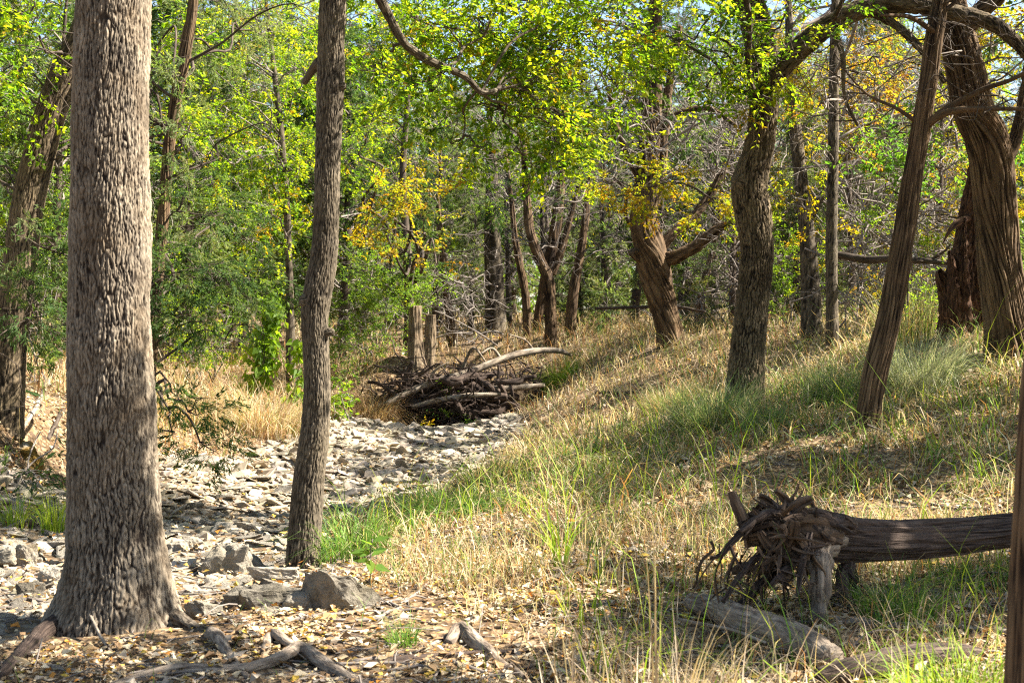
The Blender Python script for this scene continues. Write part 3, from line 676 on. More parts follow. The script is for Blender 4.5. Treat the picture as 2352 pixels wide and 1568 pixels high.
def slim(name, label, pts, hw, seed, **k):
    return tree(name, label, pts, hw, k.pop('bark', 'cedar_bark'), seed, fn=shred_bark(16, .03, .3, .2), seg=48, ds=.06, limbmat='twig_bark', **k)
slim('slim_cedar_tree', 'dark slim trunk curving up to the left, right behind the bleached fallen log',
     [(1265, 800, 33), (1263, 690, 33), (1258, 640, 33), (1238, 590, 33), (1218, 530, 33), (1208, 440, 33), (1202, 330, 33), (1190, 200, 33)], [15, 13, 13, 11, 10, 8, 6, 3], 1301, bare=(14, .3, .95, 1.5, 0, .018),
     blobs=[(1200, 250, 33, 70, 60, 1, .6), (1130, 420, 33, 45, 55, .8, 1.2), (1260, 330, 33, 60, 50, 1, .5)], kind='needle', pal='juniper', size=1.2, cat='cedar tree')
slim('slim_cedar_tree', 'dark slim trunk leaning right, rightmost of the trunks behind the bleached log',
     [(1308, 782, 34), (1315, 690, 34), (1328, 610, 34), (1340, 540, 34), (1352, 440, 34), (1365, 320, 34)], [12, 11, 10, 9, 7, 3], 1302, bare=(12, .4, .95, 1.4, 0, .016), cat='cedar tree',
     blobs=[(1370, 300, 34, 70, 50, 1, .6), (1330, 450, 34, 50, 40, .8, .4)], kind='needle', pal='juniper', size=1.2)
slim('slim_cedar_tree', 'thin dark trunk leaning left, leftmost of the trunks behind the bleached log',
     [(1211, 770, 35), (1208, 690, 35), (1196, 620, 35), (1183, 550, 35), (1175, 470, 35), (1160, 350, 35)], [10, 9, 8.5, 7, 5, 3], 1303, bare=(10, .4, .95, 1.3, 0, .014), cat='cedar tree')
slim('forked_cedar_tree', 'grey forked cedar whose two stems part behind the curving slim trunk',
     [(1228, 780, 36), (1240, 710, 36), (1256, 640, 36), (1270, 570, 36), (1281, 500, 36), (1290, 400, 36), (1300, 250, 36)], [10, 10, 13, 13, 12, 9, 4], 1304, bare=(12, .5, .95, 1.5, 0, .018), cat='cedar tree',
     limbs=[[(1268, 630, 36, 8), (1290, 570, 36, 7), (1308, 510, 36, 6), (1330, 420, 36, 4)]], blobs=[(1290, 330, 36, 70, 60, 1.2, .7)], kind='needle', pal='juniper', size=1.25)
slim('shaggy_cedar_tree', 'broad shaggy grey cedar trunk with frayed bark standing right of the two sawn stumps',
     [(1138, 772, 38), (1136, 690, 38), (1134, 600, 38), (1132, 500, 38), (1128, 380, 38), (1124, 240, 38)], [26, 22, 20, 18, 13, 6], 1305, bare=(34, .1, .95, 1.3, -.35, .016), cat='cedar tree', bark='grey_bark',
     blobs=[(1130, 420, 37, 60, 70, 1, .9), (1120, 280, 37, 80, 60, 1, .8)], kind='needle', pal='juniper', size=1.25)
slim('young_cedar_tree', 'short dark trunk just right of the taller sawn stump under orange leaves',
     [(1036, 770, 35), (1030, 700, 35), (1022, 640, 35), (1015, 560, 35), (1005, 450, 35)], [11, 9, 8, 6, 3], 1306, bare=(10, .3, .95, 1.2, 0, .014), cat='cedar tree')
slim('young_cedar_tree', 'thin leaning dark trunk between the twisted cedar and the bulging oak',
     [(1600, 755, 33), (1610, 690, 33), (1622, 630, 33), (1640, 570, 33), (1655, 480, 33)], [9, 8, 7, 5, 3], 1307, bare=(16, .3, .95, 1.4, 0, .016), cat='cedar tree')

tree('orange_elm_tree', 'dark trunk hung with yellow and orange leaves above the two sawn stumps',
     [(938, 800, 32), (940, 700, 32), (936, 600, 32), (930, 500, 32), (925, 400, 32), (935, 250, 32), (945, 100, 32)], [13, 11, 10, 9, 8, 6, 3], 'limb_bark', 1401, seg=12, ds=.12,
     blobs=[(890, 430, 26, 90, 70, 1, .8, 'gold'), (975, 520, 26, 90, 60, 1, .7), (1010, 600, 25.5, 70, 35, .8, .6), (850, 370, 26, 60, 50, .9, .9, 'elm'), (960, 430, 27, 70, 50, 1, .8, 'gold'), (830, 300, 27, 70, 60, 1, .9, 'elm'), (900, 520, 27, 60, 50, .9, .7, 'gold')],
     size=1.0, pal='orange', bare=(12, .3, .95, 1.6, 0, .018), cat='elm tree')

tree('yellow_elm_tree', 'slender elm with bright yellow green leaves filling the gap between the two nearest trunks',
     [(668, 850, 27), (666, 700, 27), (662, 560, 27), (655, 420, 27), (640, 250, 27), (620, 80, 27), (600, -100, 27)], [12, 9, 8, 8, 7, 5, 3], 'grey_bark', 1402, fn=plate_bark(10, .1, .008), seg=16, ds=.1,
     blobs=[(600, 330, 26, 110, 80, 1.2, 1.0), (690, 200, 26, 70, 90, 1.1, 1.0), (480, 330, 25, 100, 80, 1.1, .9), (620, 480, 26, 90, 70, 1.1, 1.0), (560, 180, 26.5, 110, 80, 1.2, .8), (690, 380, 27, 50, 80, 1, .9), (500, 230, 25, 70, 60, 1, .7), (650, 60, 27, 120, 80, 1.3, .9)],
     size=1.0, pal='elm', bare=(16, .3, .95, 2.0, -.1, .018), cat='elm tree', limbmat='twig_bark')

tree('green_sapling', 'young tree with flat sprays of fresh green leaves behind the leaning cedar',
     [(2075, 780, 19), (2085, 640, 19), (2090, 520, 19), (2100, 420, 19), (2120, 330, 19)], [7, 6, 5, 4, 2], 'limb_bark', 1501, seg=10, ds=.1,
     blobs=[(1990, 390, 18.5, 80, 50, .7, 1.2), (2160, 380, 18.5, 70, 50, .7, 1.1), (2070, 340, 18.8, 90, 50, .7, 1.0), (2190, 300, 18.5, 60, 50, .6, .8), (2060, 440, 18.5, 90, 35, .6, .7), (2290, 400, 19, 60, 40, .6, .5), (2330, 260, 19, 50, 60, .6, .8)],
     pal='green', size=.95, cat='sapling')

# trunk close to the camera at the right edge
tree('near_cedar_tree', 'dark out of focus cedar trunk cut off by the right edge close to the camera',
     [(2372, 1640, 5.2), (2374, 1450, 5.2), (2380, 1250, 5.2), (2388, 1050, 5.2), (2400, 850, 5.2), (2425, 600, 5.2), (2460, 250, 5.2), (2520, -250, 5.2), (2600, -900, 5.2), (2650, -1800, 5.2)],
     [58, 54, 50, 47, 45, 43, 42, 40, 36, 20], 'cedar_bark', 1601, fn=shred_bark(26, .016, .2, .15), seg=150, ds=.015,
     blobs=[(2520, -560, 7.0, 260, 130, .7, 3.2), (2180, -640, 7.6, 190, 120, .5, 3.2), (1880, -560, 8.2, 150, 110, .5, 3.2), (2950, -700, 6.9, 240, 170, .6, 3.2), (2300, -1200, 6.5, 300, 200, .7, 3.2), (2750, -1500, 6.7, 300, 220, .8, 3.2), (3150, -620, 6.6, 170, 110, .45, 4), (3420, -700, 6.9, 170, 110, .45, 4)],  # crown out of view, clumps placed to throw shade on the near ground
     kind='needle', pal='juniper', size=1.3, cat='cedar tree')

def shade_oak(label, x, y, H, seed, clumps, pal='elm'):  # oaks added right of the view; their leaf clumps cast shade on the ground
    z = g1(x, y); k = 7
    pts = [(x + .15 * math.sin(i * 1.3 + seed), y + .1 * math.cos(i * 1.7), z + H * i / (k - 1)) for i in range(k)]
    return tree('oak_tree', label, pts, np.linspace(.2, .05, k), 'oak_bark', seed, [(c, (r, r, r * .6), cv) for c, r, cv in clumps], 'broad', pal, 1.3, seg=40, ds=.08, fn=plate_bark(24, .14, .014), world=True, cat='oak tree')
shade_oak('unseen oak with lumpy crown added right of the uprooted trunk for shade', 7.6, 8.4, 7.0, 1701,
         [((6.3, 8.4, 4.6), 0.54, 5.6), ((7.6, 8.5, 4.9), 0.58, 5.6), ((8.9, 8.6, 5.2), 0.50, 5.4), ((7.0, 8.0, 5.4), 0.58, 5.5), ((6.9, 9.5, 6.3), 0.43, 5.4), ((8.4, 7.7, 6.9), 0.65, 5.4)])
shade_oak('unseen oak with lumpy crown added right of the leaning cedar for shade', 9.2, 14.2, 8.5, 1702,
         [((7.3, 13.6, 5.9), 0.58, 5.6), ((8.6, 14.0, 6.2), 0.65, 5.6), ((9.9, 14.4, 6.4), 0.58, 5.5), ((7.7, 11.9, 6.6), 0.50, 5.4), ((10.2, 12.5, 7.0), 0.65, 5.4), ((8.9, 15.6, 7.6), 0.58, 5.4), ((6.6, 15.5, 5.8), 0.43, 5.5), ((6.2, 11.2, 4.9), .45, 5.4), ((7.4, 12.0, 5.4), .4, 5.4), ((5.6, 12.7, 5.2), .35, 5), ((6.8, 13.2, 5.3), .4, 5), ((5.0, 10.4, 4.6), .35, 5), ((7.0, 11.6, 4.9), .5, 6), ((8.6, 11.2, 5.3), .5, 6), ((6.4, 13.7, 5.0), .45, 6), ((7.9, 15.3, 5.7), .5, 6), ((9.0, 16.9, 6.1), .55, 6), ((7.2, 18.3, 6.1), .5, 6)])
shade_oak('oak with lumpy crown added on the upper slope at the right for shade', 10.5, 22.5, 8.5, 1703,
         [((9.0, 21.3, 6.0), 0.72, 5.5), ((10.2, 23.3, 6.8), 0.79, 5.5), ((11.5, 20.8, 7.2), 0.72, 5.4), ((8.2, 24.3, 6.6), 0.65, 5.4), ((12, 23.3, 6.0), 0.72, 5.4)], 'gold')
# ================================================================= background trees
def proto_blobs(rng, H, n, rx, z0, rb, cov, cone=.5):
    out = []
    for i in range(n):
        t = (i + rng.random()) / n; z = z0 + (H - z0) * t; w = rx * (1 - cone * t) * math.sqrt(rng.random()); a = rng.random() * 2 * PI
        r = rb * (.7 + .6 * rng.random()) * (1 - .35 * cone * t)
        out.append(((w * math.cos(a), w * math.sin(a), z), (r, r, r * .7), cov))
    return out
def proto(name, label, seed, H, r0, bark, n, rx, z0, rb, cov, kind, pal, size, cone, group, cat, bare=None):
    rng = R_(seed)
    k = 7; z = np.linspace(0, H * .93, k); off = np.cumsum(rng.normal(0, .12, (k, 2)), 0) * np.linspace(0, 1, k)[:, None]
    pts = [(off[i, 0], off[i, 1], z[i]) for i in range(k)]
    return tree(name, label, pts, np.linspace(r0, r0 * .15, k), bark, seed, proto_blobs(rng, H, n, rx, z0, rb, cov, cone), kind, pal, size, seg=10, ds=.25,
                bare=bare, cat=cat, group=group, world=True, limbmat='twig_bark', twr=.008)
KINDS = {
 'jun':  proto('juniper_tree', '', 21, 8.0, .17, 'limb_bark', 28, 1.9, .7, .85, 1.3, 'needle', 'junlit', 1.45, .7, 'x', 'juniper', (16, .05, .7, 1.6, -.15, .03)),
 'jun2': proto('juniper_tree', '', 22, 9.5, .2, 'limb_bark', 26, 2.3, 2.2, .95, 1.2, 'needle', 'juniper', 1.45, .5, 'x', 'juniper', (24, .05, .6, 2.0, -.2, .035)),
 'elm':  proto('elm_tree', '', 23, 11, .16, 'limb_bark', 28, 2.6, 2.4, 1.0, 1.2, 'broad', 'elm', 1.3, .35, 'x', 'elm tree', (10, .15, .8, 2.0, 0, .03)),
 'elm2': proto('elm_tree', '', 24, 9, .13, 'limb_bark', 24, 2.2, 1.8, .9, 1.1, 'broad', 'shrub', 1.25, .35, 'x', 'elm tree', (12, .15, .8, 2.0, 0, .03)),
 'gold': proto('oak_tree', '', 25, 8, .14, 'limb_bark', 20, 2.0, 2.0, .85, 1.0, 'broad', 'gold', 1.25, .3, 'x', 'oak tree', (14, .15, .8, 1.8, 0, .03)),
 'bare': proto('leafless_tree', '', 26, 8.5, .12, 'limb_bark', 8, 1.8, 3, .6, .25, 'broad', 'elm', 1.2, .2, 'x', 'tree', (46, .1, .97, 2.2, .05, .028)),
}
LBL = {
 'jun': ('grey green juniper bushy to the ground in the wood beyond the creek', 'bushy junipers in the far wood'),
 'jun2': ('dark juniper with bare lower limbs in the wood beyond the creek', 'dark junipers in the far wood'),
 'elm': ('tall yellow green elm in the sunlit wood beyond the creek', 'yellow green elms in the far wood'),
 'elm2': ('mid green broadleaf tree in the wood beyond the creek', 'green broadleaf trees in the far wood'),
 'gold': ('small oak with golden autumn leaves in the wood beyond the creek', 'golden oaks in the far wood'),
 'bare': ('nearly leafless grey tree of tangled twigs in the wood beyond the creek', 'leafless trees in the far wood'),
}
rb = R_(77)
spots = []
def far(u, Y, k, s=1.0): spots.append(((u - CX) / F * Y, Y, k, s))
for u, Y, k, s in [(1390, 40, 'bare', .8), (1510, 37, 'bare', .85), (1680, 34, 'bare', .8), (1760, 31, 'bare', .75), (1830, 30, 'jun', .55), (1960, 29, 'bare', .75), (2150, 27, 'bare', .7), (1250, 46, 'bare', .9), (1080, 40, 'jun', .6), (1330, 42, 'jun', .5), (1580, 36, 'jun', .45), (2020, 31, 'jun', .6), (-60, 24, 'jun', .9), (130, 23, 'elm2', .8), (250, 30, 'jun', 1), (430, 31, 'jun2', 1), (560, 33, 'elm', .9), (520, 40, 'jun', 1.1), (720, 36, 'jun', 1), (830, 38, 'elm', .9), (790, 34, 'jun2', .8), (900, 44, 'jun2', 1),
                   (1010, 47, 'jun', .9), (1080, 55, 'jun2', 1), (1180, 58, 'jun', .9), (1260, 52, 'bare', 1), (1330, 60, 'jun', 1), (1390, 48, 'jun', .75), (1420, 55, 'bare', 1), (1570, 44, 'jun2', 1), (1640, 52, 'jun', .9), (1700, 40, 'bare', 1),
                   (1770, 46, 'jun2', 1), (1640, 38, 'bare', .9), (1850, 40, 'gold', 1), (1950, 36, 'jun', .8), (1980, 34, 'bare', .9), (2040, 42, 'jun2', 1), (2110, 32, 'bare', .85), (2120, 36, 'gold', .9), (2230, 30, 'gold', .7), (2200, 40, 'jun', 1),
                   (2420, 33, 'gold', .7), (60, 36, 'elm', 1), (330, 40, 'elm2', 1), (-150, 34, 'jun2', 1), (160, 44, 'jun', 1.1), (-300, 28, 'elm', .9),
                   (640, 50, 'elm', 1), (960, 60, 'elm2', 1.1), (1120, 66, 'elm', 1.1), (1280, 70, 'jun2', 1.2), (1500, 68, 'elm', 1.1), (1600, 66, 'jun', 1.1), (1720, 62, 'elm2', 1.1), (1880, 58, 'jun2', 1.1), (2060, 56, 'elm', 1), (2250, 52, 'jun', 1), (2420, 48, 'jun2', 1),
                   (780, 62, 'jun2', 1.2), (420, 56, 'elm', 1.1), (220, 60, 'jun2', 1.2), (40, 54, 'elm2', 1.1), (-160, 48, 'jun', 1.1), (1000, 36, 'bare', .8), (1170, 44, 'bare', .9), (850, 52, 'gold', 1)]:
    far(u, Y, k, s)
for x, y, k, s in [(14, 11, 'elm', .7), (12, 22, 'jun', .8), (-8.5, 13, 'elm', .85), (-11, 20, 'jun2', 1), (13, 5, 'elm', .7)]:
    spots.append((x, y, k, s))
first = {}
for i, (x, y, k, s) in enumerate(spots):
    lab, grp = LBL[k]; z = g1(x, y) - .05; rz = rb.random() * 2 * PI; s = s * (.92 + .16 * rb.random())
    if k not in first:
        o = KINDS[k]; first[k] = 1; o.location = (x, y, z); o.rotation_euler = (0, 0, rz); o.scale = (s, s, s); tag(o, lab, None, grp)
    else:
        copy_thing(KINDS[k], (x, y, z), rz, s, lab, grp)

# far wood that reads as one mass
rng = R_(88); lv = Leaves()
n = 90000
ang = rng.uniform(-.62, .62, n); dist = rng.uniform(78, 105, n); x = np.tan(ang) * dist
top = 5 + 6 * vnoise(x * .22, dist * .05, 4) + 2 * vnoise(x * .9, dist * .1, 9)
z = G(x, dist) + top * rng.random(n) ** .8
c, ii, _ = pick_cols(rng, 'shrub', n)
lv.add(np.stack([x, dist, z], 1), norm(rng.normal(size=(n, 3))), norm(rng.normal(size=(n, 3))), rng.uniform(.3, .6, n), rng.uniform(.2, .35, n), c[ii] * np.exp(rng.normal(0, .2, (n, 1))))
tag(lv.build('distant_woods', M['leaf']), 'hazy mass of green foliage closing the view behind the nearer trees', 'woods', kind='stuff')

# ================================================================= shrubs and leafy plants
def bush(name, label, base, blobs, seed, kind='small', pal='shrub', size=1.2, cat='shrub', stems=6, mat=None, group=None):
    rng = R_(seed); b = P(*base); b[2] = g1(b[0], b[1])
    root = thing(name, label, cat, b, group)
    tw = Tubes(); lv = Leaves(); bw = []; an = []
    for q in blobs:
        ctr = P(*q[:3]); rad = np.array([q[3] / F * q[2], q[5], q[4] / F * q[2]])
        bw.append((ctr, rad, q[6], q[7] if len(q) > 7 else None)); an.append(ctr)
        for s in range(2):
            tw.add(bend(b + np.array([rng.normal(0, .1), rng.normal(0, .1), -.05]), ctr + rng.normal(0, .1, 3), rng, 5, .06), np.linspace(.014, .006, 5), 5, .2, seed=s, cap=False)
    foliage(lv, tw, rng, bw, kind, pal, size, an, .003, .015)
    lv.build('crown', M[mat or ('juniper' if kind == 'needle' else 'leaf')], root, b)
    tw.build('stems', M['twig_bark'], root, b)
    return root
bush('green_shrub', 'wide small leaved green shrub filling the space left of the sawn stumps', (850, 850, 30.5),
     [(850, 620, 30.5, 80, 60, 1, 1.6), (800, 720, 30, 70, 60, 1, 1.7), (890, 720, 30, 60, 70, 1, 1.7), (840, 800, 29.6, 90, 40, .9, 1.5), (920, 640, 31, 50, 50, .9, 1.2), (1000, 640, 30.5, 55, 22, .7, 1.0, 'vine')], 31, size=1.25)
bush('yellow_green_shrub', 'low sunlit yellow green shrub between the widest trunk and the hanging vine', (480, 870, 25),
     [(420, 760, 25, 80, 60, 1, 1.3, 'elm'), (500, 780, 25, 80, 50, 1, 1.2, 'elm'), (560, 720, 25.5, 70, 60, 1, 1.1, 'shrub'), (380, 680, 25.5, 60, 60, 1, 1.0)], 32, size=1.15, pal='elm')
bush('juniper_bush', 'dark green juniper bush against the leaning trunk at the far left', (90, 900, 18),
     [(90, 760, 18, 70, 60, .8, 1.3), (120, 660, 18, 60, 60, .8, 1.1), (60, 850, 17, 60, 30, .6, .8)], 33, kind='needle', pal='juniper', size=1.4)
bush('juniper_bush', 'low juniper sprigs over the mossy stone at the left edge', (60, 1120, 13.5),
     [(50, 1090, 13.5, 80, 30, .4, .9), (20, 1130, 13.3, 50, 30, .4, .8), (120, 1000, 14, 30, 30, .3, .4)], 34, kind='needle', pal='juniper', size=.9)
bush('leafy_shrub', 'pale green airy shrub between the leaning cedar and the hollow dead trunk', (2110, 800, 18.5),
     [(2110, 690, 18.5, 50, 50, .6, 1.0), (2080, 760, 18.3, 40, 30, .5, .7), (2150, 740, 18.3, 35, 30, .5, .6)], 35, pal='vine', size=1.2)
bush('leafy_shrub', 'grey green juniper scrub behind the leftmost slim trunk and shaggy cedar', (1380, 770, 36),
     [(1390, 690, 36, 60, 60, 1, 1.0), (1420, 600, 36.5, 60, 60, 1, .9), (1340, 730, 36, 40, 30, .8, .8)], 36, kind='needle', pal='junlit', size=1.4)
bush('leafy_shrub', 'bushy green growth with small leaves right behind the bulging oak', (1810, 780, 27),
     [(1810, 560, 27, 40, 60, .8, .9, 'vine'), (1830, 640, 27, 50, 40, .8, .8), (1790, 700, 27, 40, 40, .8, .8)], 37, size=1.2)
bush('leafy_shrub', 'pale grey green juniper scrub sunlit behind the foot of the twisted cedar', (1610, 760, 31),
     [(1600, 690, 31, 50, 50, .8, 1.2), (1650, 620, 31.5, 50, 60, .8, 1.1), (1420, 700, 33, 40, 50, .8, 1.2)], 43, kind='needle', pal='junlit', size=1.2)
bush('leafy_shrub', 'yellow green brush with thin leaves behind the thin grey trunk', (1960, 770, 26),
     [(1880, 620, 26, 60, 60, .9, .8, 'elm'), (1990, 540, 26, 70, 60, .9, .9, 'elm'), (2060, 640, 26, 60, 60, .9, .8, 'elm'), (1960, 680, 26, 60, 40, .8, .8, 'gold')], 44, size=1.1)
bush('leafy_shrub', 'sunlit yellow green brush between the leaning cedar and the hollow dead trunk', (2170, 740, 23),
     [(2150, 520, 23, 60, 60, .8, .8, 'elm'), (2100, 590, 23, 50, 40, .8, .7, 'elm'), (2200, 440, 23, 50, 60, .8, .7, 'gold')], 45, size=1.1)
bush('seedling_bush', 'small leafy green bush growing in the dark hollow at the head of the creek', (1020, 985, 28.6),
     [(1020, 945, 28.6, 32, 28, .3, 1.0, 'vine'), (1035, 970, 28.5, 30, 14, .3, .8), (1000, 920, 28.7, 20, 22, .3, .5)], 38, size=1.2, pal='green', cat='bush')
bush('seedling_bush', 'tiny yellowing plant on the creek stones below the brush pile', (940, 1000, 27),
     [(940, 985, 27, 26, 12, .2, 1.2, 'gold')], 39, size=1.1, pal='gold', cat='bush')
bush('seedling_bush', 'bright green leafy plant on the bank right of the crooked trunk', (785, 940, 24),
     [(780, 895, 24, 26, 30, .3, 1.5), (810, 920, 24, 16, 20, .3, 1.0)], 40, kind='broad', size=1.5, pal='vine', cat='bush')

# climbing vine: broad bright leaves on hanging stems
def vine(name, label, strands, seed, leaf=.13, pal='vine', cat='vine'):
    rng = R_(seed); b = P(*strands[0][-1]); b[2] = g1(b[0], b[1])
    root = thing(name, label, cat, b); tw = Tubes(); lv = Leaves()
    for st in strands:
        p = catmull(np.array([P(*q) for q in st]), .05)
        p = p + rng.normal(0, .012, p.shape); tw.add(p, np.full(len(p), .006), 4, .2, cap=False)
        n = len(p) * 5; i = rng.integers(0, len(p), n)
        d = norm(rng.normal(0, .6, (n, 3)) + np.array([0, -.3, -.9])); nr = norm(rng.normal(0, .6, (n, 3)) + np.array([.3, -1, .5]))
        c, ii, _ = pick_cols(rng, pal, n); s = np.exp(rng.normal(0, .3, n))
        lv.add(p[i] + rng.normal(0, .08, (n, 3)), d, nr, leaf * s, leaf * .62 * s, c[ii] * np.exp(rng.normal(0, .12, (n, 1))))
    lv.build('leaves', M['leaf'], root, b); tw.build('stem', M['twig_bark'], root, b)
vine('hanging_vine', 'bright green climbing vine with broad leaves hanging left of the crooked trunk',
     [[(640, 640, 22), (630, 700, 22), (622, 760, 22), (600, 830, 22), (580, 905, 22)], [(628, 660, 22.1), (612, 740, 22), (600, 790, 21.9), (608, 880, 21.9)], [(690, 780, 22), (684, 850, 22), (676, 915, 22)], [(640, 700, 22), (622, 800, 22), (590, 860, 22)]], 41)
# broad-leaved seedling by the boulder
def seedling(label, u, v, Y, h, seed, n=8, leaf=.13):
    rng = R_(seed); b = P(u, v, Y); b[2] = g1(b[0], b[1]); root = thing('seedling', label, 'plant', b)
    tw = Tubes(); lv = Leaves(); st = bend(b, b + np.array([.03, 0, h]), rng, 5, .04); tw.add(st, np.linspace(.006, .003, 5), 5, .05)
    k = np.arange(n); az = k * 2.4; fr = .45 + .55 * k / n
    c = b + np.array([.03, 0, h]) * fr[:, None]
    d = norm(np.stack([np.cos(az), np.sin(az) * .8, rng.uniform(-.5, .35, n)], 1)); nr = norm(np.array([0, -.5, 1.]) + rng.normal(0, .2, (n, 3)))
    cc, ii, _ = pick_cols(rng, 'green', n); s = rng.uniform(.7, 1.2, n)
    lv.add(c, d, nr, leaf * s, leaf * .55 * s, cc[ii] * 1.2, .12)
    lv.build('leaves', M['leaf'], root, b); tw.build('stem', M['twig_bark'], root, b)
seedling('small seedling with broad green leaves beside the largest boulder', 845, 1385, 8.9, .30, 42, 9, .14)

# ================================================================= deadwood
def wood(name, label, cat, paths, mat, seed, seg=14, ds=.04, fn=None, group=None, parts=None, rough=.12, twigs=0):
    rng = R_(seed)
    pw = [(np.array([P(*q[:3]) for q in p]), [q[3] / F * q[2] for q in p]) for p in paths]
    b = pw[0][0].mean(0).copy(); b[2] = g1(b[0], b[1])
    t = Tubes()
    for i, (p, r) in enumerate(pw):
        t.add(p, r, seg if i == 0 else max(6, seg // 2), ds, fn if i == 0 else None, seed + i, rough=rough)
    for k in range(twigs):
        p, r = pw[0]; a = p[rng.integers(0, len(p))]
        t.add(bend(a, a + norm(rng.normal(size=3) + np.array([0, 0, .3])) * rng.uniform(.15, .5), rng, 4, .12), np.linspace(.008, .002, 4), 4, .1, seed=k)
    if len(pw) == 1 and not twigs and parts is None:
        o = t.build(name, M[mat], None, b, b)
        return tag(o, label, cat, group)
    root = thing(name, label, cat, b, group); t.build('stem', M[mat], root, b)
    return root

# sawn stumps
def stump():
    b = P(968, 858, 29.6); b[2] = g1(b[0], b[1])
    root = thing('tree_stump', 'pale sawn stump with two upright stems beside the brush pile', 'stump', b)
    for pts, hw, s in (([(962, 875, 29.6), (958, 830, 29.6), (953, 770, 29.6), (953, 702, 29.6)], [26, 18, 15, 14.5], 51), ([(976, 878, 29.7), (984, 830, 29.7), (988, 780, 29.7), (990, 722, 29.7)], [24, 16, 13, 11], 52)):
        t = Tubes(); t.add([P(*q) for q in pts], [h / F * q[2] for h, q in zip(hw, pts)], 90, .025, shred_bark(22, .035, .15, .35), s)
        t.build('stem', M['stump_wood'], root, b)
stump()
wood('fallen_log', 'bleached curved log lying across the brush pile, its pale end in the sun', 'log',
     [[(1000, 876, 28.9, 9), (1050, 864, 29.1, 9), (1100, 846, 29.3, 8.5), (1145, 827, 29.5, 8), (1190, 813, 29.8, 8), (1240, 805, 30.1, 7), (1285, 806, 30.3, 6), (1312, 816, 30.5, 3)],
      [(1150, 822, 29.8, 4), (1130, 800, 29.7, 3), (1105, 812, 29.5, 2)], [(1060, 855, 29.4, 5), (1075, 815, 29.3, 3.5), (1090, 800, 29.2, 3), (1115, 830, 29.2, 2)], [(1225, 803, 30.1, 3), (1205, 780, 30, 2), (1170, 768, 29.8, 1.5)]], 'dead_wood', 53)
wood('fallen_log', 'straight grey log lying below the curved bleached one at the brush pile', 'log',
     [[(1005, 882, 29, 7), (1070, 888, 29, 8), (1130, 893, 29, 8), (1190, 890, 29.1, 7), (1250, 884, 29.3, 5)]], 'dead_wood', 54)
wood('fallen_log', 'grey weathered log slanting up the left side of the brush pile', 'log',
     [[(885, 930, 28.3, 7), (930, 905, 28.4, 8), (980, 884, 28.5, 8), (1040, 868, 28.6, 6)], [(980, 884, 28.5, 4), (1000, 850, 28.5, 3), (1030, 832, 28.5, 1.5)]], 'dead_wood', 46)
wood('fallen_log', 'thin bleached log lowest across the face of the brush pile', 'log',
     [[(945, 935, 28.2, 5), (1010, 918, 28.2, 6), (1080, 908, 28.3, 6), (1150, 905, 28.5, 4)]], 'dead_wood', 47)
wood('dead_branch', 'horizontal dead limb with a broken end between the thin grey trunk and hollow snag', 'branch',
     [[(1920, 585, 20.3, 9), (1990, 596, 20, 9), (2060, 594, 19.6, 8), (2130, 600, 19.2, 7), (2185, 606, 19, 5)], [(2130, 600, 19.2, 4), (2165, 580, 19.1, 3), (2185, 560, 19, 2)]], 'limb_bark', 55, twigs=14)
wood('dead_branch', 'thin dead pole leaning across in front of the twisted cedar foot', 'branch',
     [[(1370, 708, 31, 3.5), (1450, 706, 30, 4), (1540, 704, 29, 4), (1620, 716, 28, 3)]], 'limb_bark', 56)
wood('dead_branch', 'weathered limb on the ground at the foot of the slim golden leaved tree', 'branch',
     [[(1405, 750, 37, 6), (1450, 748, 37, 7), (1500, 752, 37, 6)]], 'dead_wood', 57)

